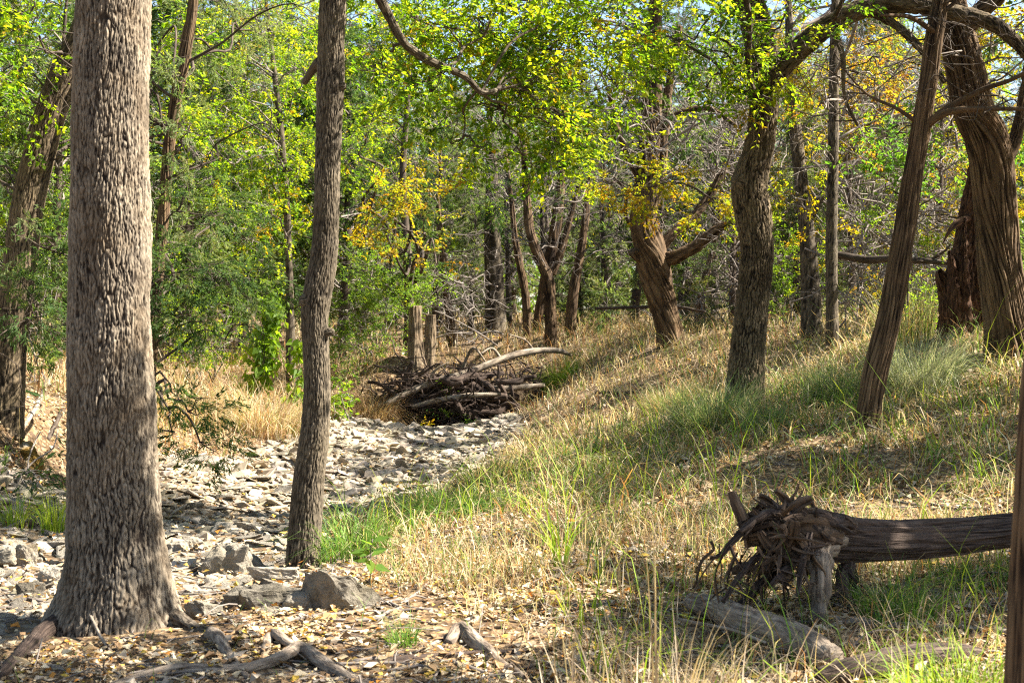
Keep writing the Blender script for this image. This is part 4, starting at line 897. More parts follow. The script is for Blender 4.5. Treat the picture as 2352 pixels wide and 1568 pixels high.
# the uprooted log
def root_log():
    rng = R_(58); b = P(2000, 1395, 8.2); b[2] = g1(b[0], b[1])
    root = thing('uprooted_log', 'dark uprooted tree trunk lying on the grass with its torn root plate facing left', 'log', b)
    t = Tubes()
    lp = [(2420, 1215, 8.5), (2330, 1225, 8.45), (2200, 1238, 8.4), (2080, 1246, 8.3), (1980, 1246, 8.2), (1900, 1240, 8.15), (1850, 1232, 8.1), (1800, 1225, 8.1)]
    t.add([P(*q) for q in lp], [h / F * q[2] for h, q in zip([33, 35, 36, 38, 42, 47, 46, 20], lp)], 220, .010, shred_bark(26, .022, .3, .36), 58)
    t.add([P(*q) for q in [(1960, 1215, 8.1), (1890, 1195, 8.0), (1820, 1180, 8.0), (1770, 1172, 8.0)]], [.05, .045, .04, .025], 20, .02, shred_bark(7, .012, .2, .2), 59)
    t.build('trunk', M['dark_wood'], root, b)
    def rt(pts, mat='dark_wood'):
        q = Tubes(); a = np.array([np.append(P(*p[:3]), p[3] / F * p[2]) for p in pts]); a = catmull(a, .05)
        k = rng.normal(0, 1, (len(a), 3)) * a[:, 3:] * (.0 if mat == 'root_bark' else .16); k[0] = 0
        a[:, :3] += k; thin = 1 if mat == 'root_bark' else .68
        q.add(a[:, :3], a[:, 3] * thin * rng.uniform(.8, 1.15, len(a)), 30, .010, shred_bark(12, .014, .3, .35), int(pts[0][0]))
        if thin < 1:
            for z in range(7):
                c = a[rng.integers(0, len(a) - 1)]; e = c[:3] + norm(rng.normal(size=3) + np.array([-.3, 0, -.5])) * rng.uniform(.05, .16)
                q.add(bend(c[:3], e, rng, 3, .06), np.array([.5, .35, .12]) * max(c[3], .006), 6, .03, seed=z, rough=.4)
        q.build('root', M[mat], root, b)
    rt([(1935, 1235, 8.12, 20), (1900, 1250, 8.0, 28), (1886, 1285, 7.9, 26), (1888, 1330, 7.8, 24), (1884, 1380, 7.8, 19), (1880, 1425, 7.8, 12)], 'root_bark')
    rt([(1950, 1275, 8.2, 20), (1942, 1315, 8.15, 20), (1935, 1350, 8.1, 17), (1955, 1385, 8.1, 10), (1975, 1398, 8.1, 4)])
    rt([(1940, 1280, 8.3, 14), (1955, 1330, 8.3, 13), (1965, 1370, 8.25, 8), (1972, 1400, 8.2, 4)])
    rt([(1800, 1190, 7.9, 20), (1735, 1200, 7.8, 17), (1690, 1235, 7.7, 12), (1660, 1270, 7.7, 8), (1630, 1282, 7.7, 3)])
    rt([(1800, 1280, 8.0, 18), (1760, 1325, 7.9, 16), (1715, 1370, 7.8, 13), (1690, 1405, 7.8, 8)])
    rt([(1790, 1250, 7.9, 14), (1740, 1280, 7.8, 12), (1700, 1320, 7.7, 9), (1660, 1380, 7.6, 6)])
    rt([(1840, 1185, 7.95, 22), (1780, 1180, 7.85, 20), (1735, 1195, 7.75, 15), (1700, 1222, 7.7, 9)])
    rt([(1860, 1225, 7.85, 11), (1850, 1270, 7.7, 10), (1838, 1325, 7.65, 8), (1832, 1370, 7.6, 4)])
    rt([(1960, 1205, 8.05, 16), (1890, 1188, 7.95, 15), (1830, 1168, 7.9, 12), (1800, 1152, 7.9, 5)])
    rt([(1830, 1290, 7.8, 12), (1800, 1310, 7.7, 10), (1770, 1345, 7.6, 6)])
    # torn splinters and rootlets of the plate
    q = Tubes()
    q.add([P(*c) for c in [(1900, 1238, 8.1), (1850, 1225, 8.05), (1800, 1222, 8.0), (1755, 1222, 7.95), (1725, 1222, 7.95)]], [.10, .12, .11, .075, .02], 90, .012, shred_bark(14, .05, .5, .5), 77)
    for k in range(190):
        ph = rng.uniform(-.4, 1.2) * PI; ro = rng.uniform(.2, 1) * 62
        a = P(1800 + ro * .8 * math.cos(ph) * rng.uniform(-1, .6), 1222 - 55 * rng.uniform(-1, 1), 7.92 + rng.normal(0, .13))
        d = norm(np.array([-.30 + rng.normal(0, .7), rng.normal(0, .5), -.3 + rng.normal(0, .8)])); L = rng.uniform(.05, .2) * (1.5 if rng.random() < .15 else 1)
        e = a + d * L; e[2] = max(e[2], g1(e[0], e[1]) + .01)
        r0 = rng.uniform(.004, .017)
        q.add([a, (a + e) / 2 + rng.normal(0, .008, 3), e], np.array([1, .8, .12]) * r0, 5, .06, seed=k, rough=.5)
    for k in range(46):
        a = P(1800 + rng.normal(0, 40), 1225 + rng.normal(0, 34), 7.9 + rng.normal(0, .12)); d = norm(np.array([-.5 + rng.normal(0, .7), rng.normal(-.2, .5), rng.normal(0, .75)])); L = rng.uniform(.06, .17)
        q.add([a, a + d * L * .5 + rng.normal(0, .008, 3), a + d * L], np.array([1, .9, .6]) * rng.uniform(.014, .036), 14, .015, shred_bark(7, .018, .3, .5), k)
    for k in range(46):
        a = P(1770 + rng.normal(0, 55), 1265 + rng.normal(0, 25), 7.93 + rng.normal(0, .14)); e = a + np.array([rng.normal(-.06, .08), rng.normal(0, .06), -rng.uniform(.15, .36)])
        e[2] = max(e[2], g1(e[0], e[1]) + .01)
        q.add(bend(a, e, rng, 5, .07), np.array([1, .9, .8, .6, .2]) * rng.uniform(.003, .010), 6, .03, seed=k, rough=.3)
    for k in range(16):
        a = P(1800 + rng.normal(0, 40), 1185 + rng.normal(0, 12), 8.0); e = a + np.array([rng.normal(-.02, .06), rng.normal(0, .05), rng.uniform(.03, .13)])
        q.add(bend(a, e, rng, 4, .1), np.array([1, .8, .5, .1]) * rng.uniform(.005, .014), 6, .03, seed=k, rough=.25)
    q.build('root_plate', M['plate_wood'], root, b, smooth=False)
root_log()

# logs, roots and branches of the near ground
def lay(u, v, hwpx, lift=0.0):
    """a point on the ground seen at (u, v): marches down the sight line"""
    Y = np.arange(4.5, 60, .02); pts = np.stack([(u - CX) / F * Y, Y, CAMZ - (v - HV) / F * Y], 1)
    k = np.argmax(pts[:, 2] < G(pts[:, 0], pts[:, 1]))
    return pts[k] + np.array([0, 0, lift])
def ground_wood(name, label, cat, pts, mat, seed, seg=20, group=None, rough=.32, twigs=0, fn=None):
    """pts (u, v, half width px[, lift m]): lies on the ground where the photo shows it"""
    P3 = [lay(q[0], q[1], q[2]) for q in pts]; rad = [q[2] / F * p[1] for q, p in zip(pts, P3)]
    P3 = [p + np.array([0, 0, r * .3 + (q[3] if len(q) > 3 else 0)]) for p, r, q in zip(P3, rad, pts)]
    b = P3[len(P3) // 2].copy(); t = Tubes(); t.add(P3, rad, seg, .03, fn, seed, rough=rough); rng = R_(seed)
    for k in range(twigs):
        a = P3[rng.integers(0, len(P3))]; t.add(bend(a, a + norm(rng.normal(size=3) + np.array([0, 0, .4])) * rng.uniform(.1, .35), rng, 4, .12), np.linspace(.006, .0015, 4), 5, .05, seed=k)
    return tag(t.build(name, M[mat], None, b, b), label, cat, group)
ground_wood('exposed_root', 'longest pale crooked root along the bottom edge below the boulders', 'root', [(250, 1585, 14), (330, 1562, 15), (430, 1540, 15), (560, 1540, 14), (650, 1525, 15, .03), (690, 1510, 16, .04), (740, 1535, 15, .02), (800, 1560, 14), (880, 1590, 12)], 'root_bark', 61)
ground_wood('exposed_root', 'dark root running from the foot of the widest trunk to the bottom left corner', 'root', [(150, 1440, 24, .03), (100, 1468, 22, .02), (60, 1500, 20), (20, 1540, 18), (-30, 1590, 14)], 'dark_wood', 81, seg=30, fn=plate_bark(10, .07, .010))
ground_wood('exposed_root', 'short buttress root spreading right from the foot of the widest trunk', 'root', [(370, 1418, 22, .03), (412, 1432, 18, .01), (450, 1446, 12), (500, 1452, 7)], 'elm_bark', 82, seg=30, fn=plate_bark(10, .07, .010))
ground_wood('fallen_branch', 'pale bent twig leaning against the foot of the widest trunk', 'branch', [(186, 1425, 3, .16), (205, 1450, 3.5, .10), (232, 1480, 3.5, .04), (262, 1505, 3)], 'dead_wood', 83)
ground_wood('fallen_branch', 'long thin stick on dark soil along the lower left edge', 'branch', [(70, 1520, 5), (150, 1538, 6), (240, 1552, 6), (330, 1560, 5)], 'dead_wood', 84, twigs=3)
ground_wood('fallen_branch', 'dark curved branch half sunk in leaves at the bottom centre right', 'branch', [(1180, 1545, 8), (1260, 1532, 9), (1340, 1540, 8), (1420, 1560, 6)], 'dark_wood', 85, twigs=3)
ground_wood('exposed_root', 'short thick root stub curling down right of the widest trunk foot', 'root', [(478, 1472, 12, .04), (500, 1480, 15, .03), (522, 1510, 14, .01), (545, 1540, 11), (575, 1560, 8)], 'root_bark', 62)
ground_wood('exposed_root', 'dark root hump between the stub and the grey stick at the bottom', 'root', [(605, 1500, 10), (625, 1470, 13, .02), (660, 1490, 12, .03), (700, 1500, 9)], 'root_bark', 63)
ground_wood('exposed_root', 'arched dark root left of the bottom centre in leaf litter', 'root', [(1030, 1480, 12), (1060, 1462, 17, .03), (1105, 1495, 15, .015), (1150, 1530, 13), (1200, 1560, 10)], 'root_bark', 64)
ground_wood('fallen_branch', 'long dark branch lying level in the leaves at the bottom centre', 'branch', [(770, 1555, 8), (860, 1528, 10), (950, 1515, 10), (1050, 1508, 9), (1160, 1500, 7), (1280, 1495, 5)], 'dark_wood', 65)
ground_wood('fallen_branch', 'pale crooked stick in the leaves above the arched root', 'branch', [(985, 1485, 5), (1030, 1462, 6), (1065, 1442, 6), (1090, 1428, 6), (1112, 1408, 5)], 'dead_wood', 66)
ground_wood('fallen_branch', 'bleached short branch in the sun near the middle of the grass', 'branch', [(1235, 1348, 8), (1275, 1332, 9), (1320, 1318, 10), (1372, 1304, 8)], 'dead_wood', 67)
ground_wood('fallen_branch', 'long thin pale branch left of the uprooted trunk in dry grass', 'branch', [(1180, 1405, 4), (1320, 1398, 6), (1440, 1384, 6), (1560, 1376, 6), (1680, 1374, 5)], 'dead_wood', 68)
ground_wood('fallen_branch', 'grey stick lying on dark soil right of the root stub', 'branch', [(690, 1490, 7), (740, 1478, 9), (800, 1470, 8), (850, 1475, 5)], 'dead_wood', 69)
ground_wood('fallen_log', 'thick grey barked log lying in the grass below the uprooted trunk', 'log', [(1585, 1412, 20, .06), (1650, 1440, 28, .08), (1700, 1475, 35, .10), (1760, 1498, 37, .10), (1840, 1520, 37, .08), (1910, 1548, 30, .05)], 'root_bark', 70, seg=40, fn=plate_bark(10, .07, .012))
ground_wood('fallen_log', 'dark brown log half buried in grass at the bottom right', 'log', [(1880, 1580, 26, .02), (1980, 1565, 31, .04), (2090, 1540, 31, .04), (2190, 1522, 26, .03), (2260, 1510, 16)], 'dark_wood', 71, seg=30, fn=shred_bark(8, .01))
ground_wood('fallen_branch', 'long pale branch running right behind the thick grey barked log', 'branch', [(1660, 1452, 6), (1780, 1432, 10), (1900, 1425, 10), (2050, 1438, 9), (2200, 1444, 8), (2330, 1452, 6)], 'dead_wood', 72, twigs=5)
ground_wood('fallen_branch', 'thin whitish stick slanting across the lower right corner logs', 'branch', [(1560, 1475, 4, .12), (1680, 1500, 4, .12), (1760, 1522, 3, .10)], 'dead_wood', 73)
ground_wood('fallen_branch', 'dark thin branch under the far end of the uprooted trunk', 'branch', [(1980, 1350, 5), (2080, 1330, 6), (2200, 1310, 6), (2300, 1290, 5)], 'dark_wood', 74, twigs=4)
ground_wood('fallen_branch', 'grey forked stick on the leafy slope left of the widest trunk', 'branch', [(50, 985, 5), (80, 940, 6), (105, 890, 5), (125, 850, 4)], 'dead_wood', 75, twigs=4)
ground_wood('fallen_branch', 'dark stick leaning beside the left edge of the widest trunk', 'branch', [(110, 1010, 5), (135, 960, 6), (155, 910, 5), (170, 870, 4)], 'limb_bark', 76, twigs=3)
ground_wood('fallen_branch', 'small dark log on the grassy bank right of the brush pile', 'branch', [(1370, 902, 5), (1410, 905, 6), (1455, 905, 5)], 'dark_wood', 77)

# brush pile (driftwood jam) at the head of the creek
rng = R_(78); t = Tubes()
for k in range(760):
    u = rng.normal(985, 60); v = 918 + rng.normal(0, 34) + abs(u - 985) * .10; y = 28.7 + rng.normal(0, .25)
    if k > 600: u = rng.uniform(1030, 1250); v = rng.normal(872, 14); y = rng.uniform(29.2, 30.4)
    a = P(u, v, y); d = norm(np.array([rng.normal(0, 1), rng.normal(0, .35), rng.normal(-.1, .6)])); L = rng.uniform(.15, .75)
    a[2] = max(a[2], g1(a[0], a[1]) + .02)
    t.add(bend(a - d * L / 2, a + d * L / 2, rng, 4, .08), np.array([1, .9, .7, .3]) * rng.uniform(.005, .024), 5, .15, seed=k)
for k in range(52):
    u = rng.uniform(895, 1190); v = rng.uniform(865, 950); a = P(u, v, 28.8 + rng.normal(0, .2)); a[2] = max(a[2], g1(a[0], a[1]) + .05)
    d = norm(np.array([rng.normal(0, 1), rng.normal(0, .3), rng.normal(0, .45)])); L = rng.uniform(.4, 1.2)
    t.add(bend(a - d * L / 2, a + d * L / 2, rng, 5, .05), np.array([.8, 1, 1, .9, .5]) * rng.uniform(.03, .075), 14, .04, shred_bark(10, .02, .3, .3), k)
tag(t.build('brush_pile', M['dark_wood']), 'dark jam of sticks and roots piled at the head of the dry creek', 'brush pile', kind='stuff')
# dead twigs tangled in the wood on the right
rng = R_(79)
for lab, boxes, sd in (('tangle of fallen dead limbs behind the bulging oak', (1560, 1860, 610, 760, 30, 38), 1), ('thicket of bare crossing limbs between thin grey trunk and hollow snag', (1930, 2200, 430, 700, 21, 27), 2), ('brush of grey twigs right of the sawn stumps', (1000, 1130, 640, 790, 31, 36), 3), ('web of bare grey twigs hanging between the twisted cedar and the bulging oak', (1380, 1720, 180, 560, 25, 33), 4), ('web of bare grey twigs above the green sapling', (1850, 2200, 150, 420, 19, 26), 5)):
    t = Tubes(); u0, u1, v0, v1, y0, y1 = boxes
    for k in range(150 if sd < 3 else 55):
        a = P(rng.uniform(u0, u1), rng.uniform(v0, v1), rng.uniform(y0, y1)); a[2] = max(a[2], g1(a[0], a[1]) + .1)
        d = norm(np.array([rng.normal(0, 1), rng.normal(0, .7), rng.normal(.1, .45)])); L = rng.uniform(.5, 2.2)
        p = bend(a - d * L / 2, a + d * L / 2, rng, 6, .07, .06); r0 = rng.uniform(.005, .024)
        t.add(p, np.linspace(r0, r0 * .3, 6), 5, .15, seed=k)
        for z in range(4):
            c = p[rng.integers(1, 6)]; t.add(bend(c, c + norm(rng.normal(size=3)) * L * .3, rng, 4, .1), np.linspace(r0 * .4, r0 * .1, 4), 3, .2, seed=z, cap=False)
    tag(t.build('deadwood_tangle', M['twig_bark']), lab, 'dead branches', kind='stuff')

# ================================================================= rocks
def hull_mesh(seed, flat, bevel=.05, sub=0, rough=.0, ex=.45, n=16):
    rng = R_(seed); bm = bmesh.new()
    p = rng.uniform(-1, 1, (n, 3)); p = np.sign(p) * np.abs(p) ** ex; p *= np.array([1, .72, flat]) * rng.uniform(.8, 1.0, (n, 1))
    for q in p: bm.verts.new(q)
    r = bmesh.ops.convex_hull(bm, input=bm.verts)
    bmesh.ops.delete(bm, geom=[v for v in bm.verts if not v.link_faces], context='VERTS')
    bmesh.ops.dissolve_limit(bm, angle_limit=.22, verts=bm.verts, edges=bm.edges)
    bmesh.ops.bevel(bm, geom=list(bm.edges), offset=bevel, segments=1, affect='EDGES', clamp_overlap=True)
    bmesh.ops.triangulate(bm, faces=bm.faces)
    if sub:
        bmesh.ops.subdivide_edges(bm, edges=bm.edges, cuts=sub, use_grid_fill=True)
        bmesh.ops.triangulate(bm, faces=bm.faces)
    V = np.array([v.co[:] for v in bm.verts]); bm.verts.index_update()
    T = np.array([[v.index for v in f.verts] for f in bm.faces]); 
    if rough:
        nn = np.array([v.normal[:] for v in bm.verts]); bm.normal_update()
        a = fbm(V[:, 0] * 3 + V[:, 2] * 2 + seed, V[:, 1] * 3 - V[:, 2] * 2.3, seed, 5) - .5
        c = fbm(V[:, 2] * 6 + seed, (V[:, 0] + V[:, 1]) * 1.2, seed + 5, 3) - .5
        V = V + norm(V) * (a * rough * 2 + c * rough)[:, None]
    bm.free()
    return V, T
ROCKS = [hull_mesh(900 + k, f, .05) for k, f in enumerate([.14, .18, .22, .3, .36, .42, .16, .24, .5, .2])]
def boulder(label, u0, u1, v0, v1, Y, seed, flat=.5, mat='boulder', deep=.8):
    Y = lay((u0 + u1) / 2, v1, 0)[1] + .4 * (u1 - u0) / F * Y * deep
    V, T = hull_mesh(seed, flat, .14, 9, .2, .7, 30)
    w = (u1 - u0) / F * Y; h = (v1 - v0) / F * Y
    ca, sa = math.cos(seed * 1.3), math.sin(seed * 1.3); tilt = math.sin(seed * 2.1) * .22
    V = np.stack([V[:, 0] * ca - V[:, 1] * sa, V[:, 0] * sa + V[:, 1] * ca, V[:, 2] + tilt * V[:, 0]], 1)
    V = V / np.abs(V).max(0) * np.array([w / 2 * 1.12, w / 2 * deep, h * .72])
    c = P((u0 + u1) / 2, v0 + .80 * (v1 - v0), Y)
    return tag(mesh_obj('boulder', V, None, T, M[mat], False, loc=[float(x) for x in c]), label, 'boulder')
boulder('largest pitted boulder, right of the foot of the crooked trunk', 682, 866, 1292, 1410, 9.6, 931, .45, deep=.6)
boulder('long flat grey slab left of the largest pitted boulder', 500, 705, 1325, 1400, 9.3, 932, .35, deep=.6)
boulder('pale sunlit slab touching the foot of the crooked trunk', 580, 692, 1288, 1345, 10.0, 922, .4, 'rock')
boulder('upright greenish block between the widest trunk and crooked trunk', 472, 580, 1238, 1330, 10.3, 923, .7)
boulder('low wedge shaped stone tight against the widest trunk foot', 430, 512, 1365, 1425, 8.9, 924, .5)
boulder('orange mossed boulder on the leafy slope at the left edge', 18, 108, 1003, 1066, 15, 925, .6, 'mossy')
boulder('squarish stone lying lowest among the rocks left of the widest trunk', 34, 104, 1325, 1376, 9.4, 926, .6)
boulder('thin broken slab in the leaves below the long flat grey slab', 590, 690, 1388, 1416, 8.6, 940, .3)
boulder('rounded stone wedged between the flat slab and the largest boulder', 645, 720, 1345, 1402, 9.0, 941, .6)
boulder('small leaning stone behind the upright greenish block', 545, 620, 1262, 1310, 10.6, 942, .6)
boulder('low broad stone among the creek rocks right of the widest trunk', 385, 470, 1225, 1268, 11.2, 943, .4, 'rock')
boulder('tilted pale stone with bright top left of the widest trunk', 84, 140, 1288, 1342, 9.9, 927, .7, 'rock')
boulder('dark grey block at the left edge among creek rocks', -30, 42, 1248, 1300, 10.6, 928, .7)
boulder('light angular rock with a lit face near the left edge', 40, 90, 1242, 1302, 10.9, 929, .8, 'rock')

rng = R_(930)
N = 19000
yy = 5.8 + 23.5 * rng.random(N) ** .75; l, r = creek_lr(yy); xx = l + (r - l) * rng.random(N)
ok = (creek_mask(xx, yy) > .02) & (np.abs((xx / yy) * F) < 1330) & ~((np.hypot(xx + 2.24, yy - 8) < .65)) & ~(np.hypot(xx + 1.59, yy - 10.8) < .3)
xx, yy = xx[ok], yy[ok]; zz = G(xx, yy)
size = np.exp(rng.normal(math.log(.046), .6, len(xx))); size = np.clip(size, .018, .17)
order = np.argsort(-size / yy); big = order[:285]; small = order[285:11000]
protos = []
for k, (V, T) in enumerate(ROCKS):
    me = mesh_obj('rock', V, None, T, M['rock']); protos.append(me.data); bpy.data.objects.remove(me)
SH = [('flat pale limestone slab lying among the stones of the dry creek', 'flat slabs in the dry creek'), ('angular limestone rock lying among the stones of the dry creek', 'angular rocks in the dry creek')]
for i in big:
    k = int(rng.integers(0, len(protos))); s = float(size[i])
    o = bpy.data.objects.new('creek_rock', protos[k]); COL.objects.link(o)
    o.location = (float(xx[i]), float(yy[i]), float(zz[i]) + s * .05); o.scale = (s * rng.uniform(.8, 1.4), s * rng.uniform(.8, 1.3), s * rng.uniform(.5, 1.0))
    o.rotation_euler = (rng.normal(0, .22), rng.normal(0, .22), rng.random() * 6.28)
    lab = SH[0] if ROCKS[k][0][:, 2].max() < .25 else SH[1]
    tag(o, lab[0], 'rock', lab[1])
VV = []; TT = []; CC = []; nv = 0
for i in small:
    V, T = ROCKS[int(rng.integers(0, len(ROCKS)))]; s = size[i]; a = rng.random() * 6.28; ca, sa = math.cos(a), math.sin(a)
    tx, ty = rng.normal(0, .25, 2)
    q = V * s * rng.uniform(.7, 1.3, 3); q = np.stack([q[:, 0] * ca - q[:, 1] * sa, q[:, 0] * sa + q[:, 1] * ca, q[:, 2] + tx * q[:, 0] + ty * q[:, 1]], 1)
    VV.append(q + np.array([xx[i], yy[i], zz[i] + s * .04])); TT.append(T + nv); nv += len(V)
    c = np.array([.27, .232, .178]) * rng.uniform(.55, 1.25) * np.array([1, rng.uniform(.93, 1), rng.uniform(.82, 1.0)]); CC.append(np.repeat(c[None], len(T), 0))
tag(mesh_obj('creek_gravel', np.concatenate(VV), None, np.concatenate(TT), M['pebble'], False, fcol=np.concatenate(CC)), 'small pale broken limestone covering the dry creek bed', 'gravel', kind='stuff')

# ================================================================= grass and litter
GP = {
 'straw': [((.47, .36, .225), 5), ((.36, .265, .155), 4), ((.55, .46, .32), 3), ((.26, .13, .06), 3), ((.13, .17, .04), 3), ((.33, .17, .07), 1)],
 'mixed': [((.08, .15, .03), 4), ((.14, .19, .04), 4), ((.33, .26, .14), 3), ((.33, .24, .11), 3), ((.46, .4, .24), 2), ((.33, .17, .06), 1)],
 'green': [((.10, .19, .03), 4), ((.15, .24, .04), 3), ((.07, .14, .03), 3), ((.3, .28, .1), 1)],
 'blue':  [((.085, .15, .05), 4), ((.14, .195, .07), 3), ((.24, .26, .12), 2), ((.38, .33, .19), 2)],
 'pale':  [((.3, .32, .2), 4), ((.2, .25, .12), 3), ((.42, .4, .28), 3)],
 'lime':  [((.2, .3, .02), 4), ((.28, .33, .03), 3), ((.14, .24, .03), 2)],
 'tan':   [((.36, .28, .19), 4), ((.27, .2, .13), 4), ((.44, .37, .27), 2)],
 'rust':  [((.3, .17, .08), 4), ((.36, .24, .12), 3), ((.42, .33, .18), 2)],
}
PAL.update({'g_' + k: v for k, v in GP.items()})
def blades(rng, base, L, W, bendy, pal, az=None, nseg=3, lean=None, cols=None):
    """curved grass blades: strips of nseg quads"""
    n = len(base); az = rng.random(n) * 2 * PI if az is None else az
    d = np.stack([np.cos(az), np.sin(az), np.zeros(n)], 1); sd = np.stack([-np.sin(az), np.cos(az), np.zeros(n)], 1)
    tw = rng.normal(0, .8, n); sd = norm(sd * np.cos(tw)[:, None] + d * np.sin(tw)[:, None])
    ts = np.linspace(0, 1, nseg + 1); pts = []
    for t in ts:
        ang = bendy * t
        hor = L * t * np.sin(ang * .75); up = L * t * np.cos(ang * .85)
        c = base + d * hor[:, None] + np.array([0, 0, 1.]) * up[:, None]
        w = (W * (1 - t * .92) * .5)[:, None]
        pts.append(np.stack([c - sd * w, c + sd * w], 1))
    V = np.stack(pts, 1)  # n, nseg+1, 2, 3
    id_ = np.arange(n * (nseg + 1) * 2).reshape(n, nseg + 1, 2)
    Q = np.stack([id_[:, :-1, 0], id_[:, :-1, 1], id_[:, 1:, 1], id_[:, 1:, 0]], -1).reshape(-1, 4)
    if cols is None:
        c, ii, _ = pick_cols(rng, 'g_' + pal, n); cols = c[ii] * np.exp(rng.normal(0, .18, (n, 1)))
    return V.reshape(-1, 3), Q, np.repeat(cols, nseg, 0)
class Grass:
    def __init__(s): s.V = []; s.Q = []; s.C = []; s.n = 0
    def add(s, V, Q, C): s.V.append(V); s.Q.append(Q + s.n); s.C.append(C); s.n += len(V)
    def build(s, name, parent=None, origin=(0, 0, 0), loc=(0, 0, 0)):
        return mesh_obj(name, np.concatenate(s.V) - np.asarray(origin), np.concatenate(s.Q), mat=M['grass'], fcol=np.concatenate(s.C), parent=parent, loc=loc)

TRUNKS = np.array([(-2.24, 8, .5), (-1.59, 10.8, .2), (2.53, 15.5, .25), (3.27, 13, .18), (5.55, 15.8, .35)])
def clear_of(x, y):
    k = np.ones(len(x), bool)
    for tx, ty, r in TRUNKS: k &= np.hypot(x - tx, y - ty) > r
    return k
rng = R_(940)
def scatter(n, y0, y1, pw=1.0):
    """points spread over the ground the picture can see between depths y0 and y1"""
    y = y0 + (y1 - y0) * rng.random(n) ** pw; hx = .385 * y + .4
    return rng.uniform(-hx, hx), y
gr = Grass()
def patch(n, y0, y1, keep, L, W, bz, pal, pw=1.0, clump=0.0, seg=3, cm=.05):
    x, y = scatter(n, y0, y1, pw)
    k = keep(x, y) & (creek_mask(x, y) < cm) & clear_of(x, y); x, y = x[k], y[k]
    if clump:
        d = fbm(x * 2.2 + 5, y * 2.2, 66, 3); k = rng.random(len(x)) < sstep(.42, .58, d) * (1 - (1 - clump)) + (1 - clump); x, y = x[k], y[k]
    m = len(x)
    if not m: return
    sc = np.exp(rng.normal(0, .3, m))
    base = np.stack([x, y, G(x, y) - .01], 1)
    gr.add(*blades(rng, base, rng.uniform(L[0], L[1], m) * sc, rng.uniform(W[0], W[1], m), rng.uniform(bz[0], bz[1], m), pal, nseg=seg))
right = lambda x, y: x > creek_lr(y)[1]
patch(34000, 10.2, 20, right, (.10, .36), (.008, .018), (.9, 3.0), 'straw', .9, .95)
patch(6000, 10.2, 20, right, (.2, .5), (.006, .012), (.6, 2.6), 'straw', .9, .95)
patch(34000, 10.2, 20, lambda x, y: right(x, y) & (fbm(x * .7, y * .7, 91, 3) > .43), (.12, .36), (.008, .018), (.8, 2.9), 'mixed', .9, .9)
patch(9000, 10, 19, lambda x, y: right(x, y) & (fbm(x * .9, y * .9, 95, 3) > .52), (.2, .5), (.007, .014), (.4, 2.0), 'green', .9, .9)
patch(2500, 10, 17, right, (.35, .7), (.008, .014), (.5, 2.0), 'lime', .9, .95)
patch(42000, 18, 36, right, (.15, .5), (.010, .022), (.6, 2.6), 'straw', .8, .9)
patch(18000, 18, 36, lambda x, y: right(x, y) & (fbm(x * .5, y * .5, 92, 3) > .47), (.2, .55), (.010, .02), (.4, 1.8), 'mixed', .8, .6)
patch(26000, 16.5, 34, lambda x, y: (x < creek_lr(y)[0]) | (y > 29.5), (.2, .65), (.010, .02), (.4, 1.9), 'straw', .8, .5)
patch(9000, 18, 34, lambda x, y: (x < creek_lr(y)[0]) & (x > -7), (.3, .8), (.010, .018), (.4, 2.0), 'rust', .8, .4)
patch(5000, 9, 29, lambda x, y: (creek_mask(x, y) > -.3) & (rng.random(len(x)) < np.exp(-np.maximum(creek_mask(x, y), 0) / .22)), (.1, .45), (.006, .014), (.6, 2.6), 'mixed', .9, .9, cm=1.2)
patch(16000, 34, 70, lambda x, y: y > 0, (.2, .6), (.02, .05), (.4, 1.6), 'straw', 1.0, .5)
patch(9000, 8.6, 10.4, lambda x, y: x > -.9, (.10, .32), (.005, .010), (.4, 2.0), 'straw', 1, .6)
patch(4000, 8.6, 10.6, lambda x, y: x > -.9, (.15, .36), (.005, .011), (.4, 1.8), 'mixed', 1, .6)
patch(3000, 5.6, 7.6, lambda x, y: x > .2, (.10, .36), (.005, .010), (1.0, 2.9), 'tan', 1, .8)
patch(800, 5.8, 9.2, lambda x, y: x > .3, (.25, .55), (.007, .013), (.4, 2.0), 'lime', 1, .9)
patch(1500, 6.3, 8.8, lambda x, y: x > .9, (.12, .40), (.005, .010), (.4, 2.0), 'mixed', 1, .5)
patch(4200, 6.0, 9.2, lambda x, y: x > -.3, (.10, .32), (.004, .010), (.4, 2.0), 'straw', 1, .5)
patch(700, 6.3, 8.8, lambda x, y: x < .9, (.05, .22), (.004, .008), (.4, 2.0), 'mixed', 1, .8)
patch(1500, 8.5, 16, lambda x, y: x < creek_lr(y)[0] + 2, (.12, .4), (.006, .011), (.4, 1.8), 'straw', 1, .7)
tag(gr.build('dry_grass'), 'dry straw coloured and green grass covering the sloping banks', 'grass', kind='stuff')

def tussock(label, u, v, n, rad, L, W, pal, seed, bz=(.3, 1.7), name='grass_tussock', cat='grass tussock', Y=None, group=None, seg=4):
    rng = R_(seed); b = P(u, v, Y) if Y else lay(u, v, 0); b[2] = g1(b[0], b[1])
    a = rng.random(n) * 2 * PI; r = rad * np.sqrt(rng.random(n)); x = b[0] + r * np.cos(a); y = b[1] + r * np.sin(a)
    base = np.stack([x, y, G(x, y) - .02], 1); g = Grass()
    g.add(*blades(rng, base, rng.uniform(L[0], L[1], n), rng.uniform(W[0], W[1], n), rng.uniform(bz[0], bz[1], n), pal, az=a + rng.normal(0, .6, n), nseg=seg))
    return tag(g.build(name, None, b, b), label, cat, group)
tussock('broad dark green tussock at the left foot of the bulging oak', 1640, 985, 1500, .38, (.35, .75), (.005, .009), 'blue', 951, (.4, 1.8))
tussock('sunlit pale green tussock left of the oak foot tussock', 1540, 950, 1100, .40, (.3, .65), (.005, .009), 'mixed', 952)
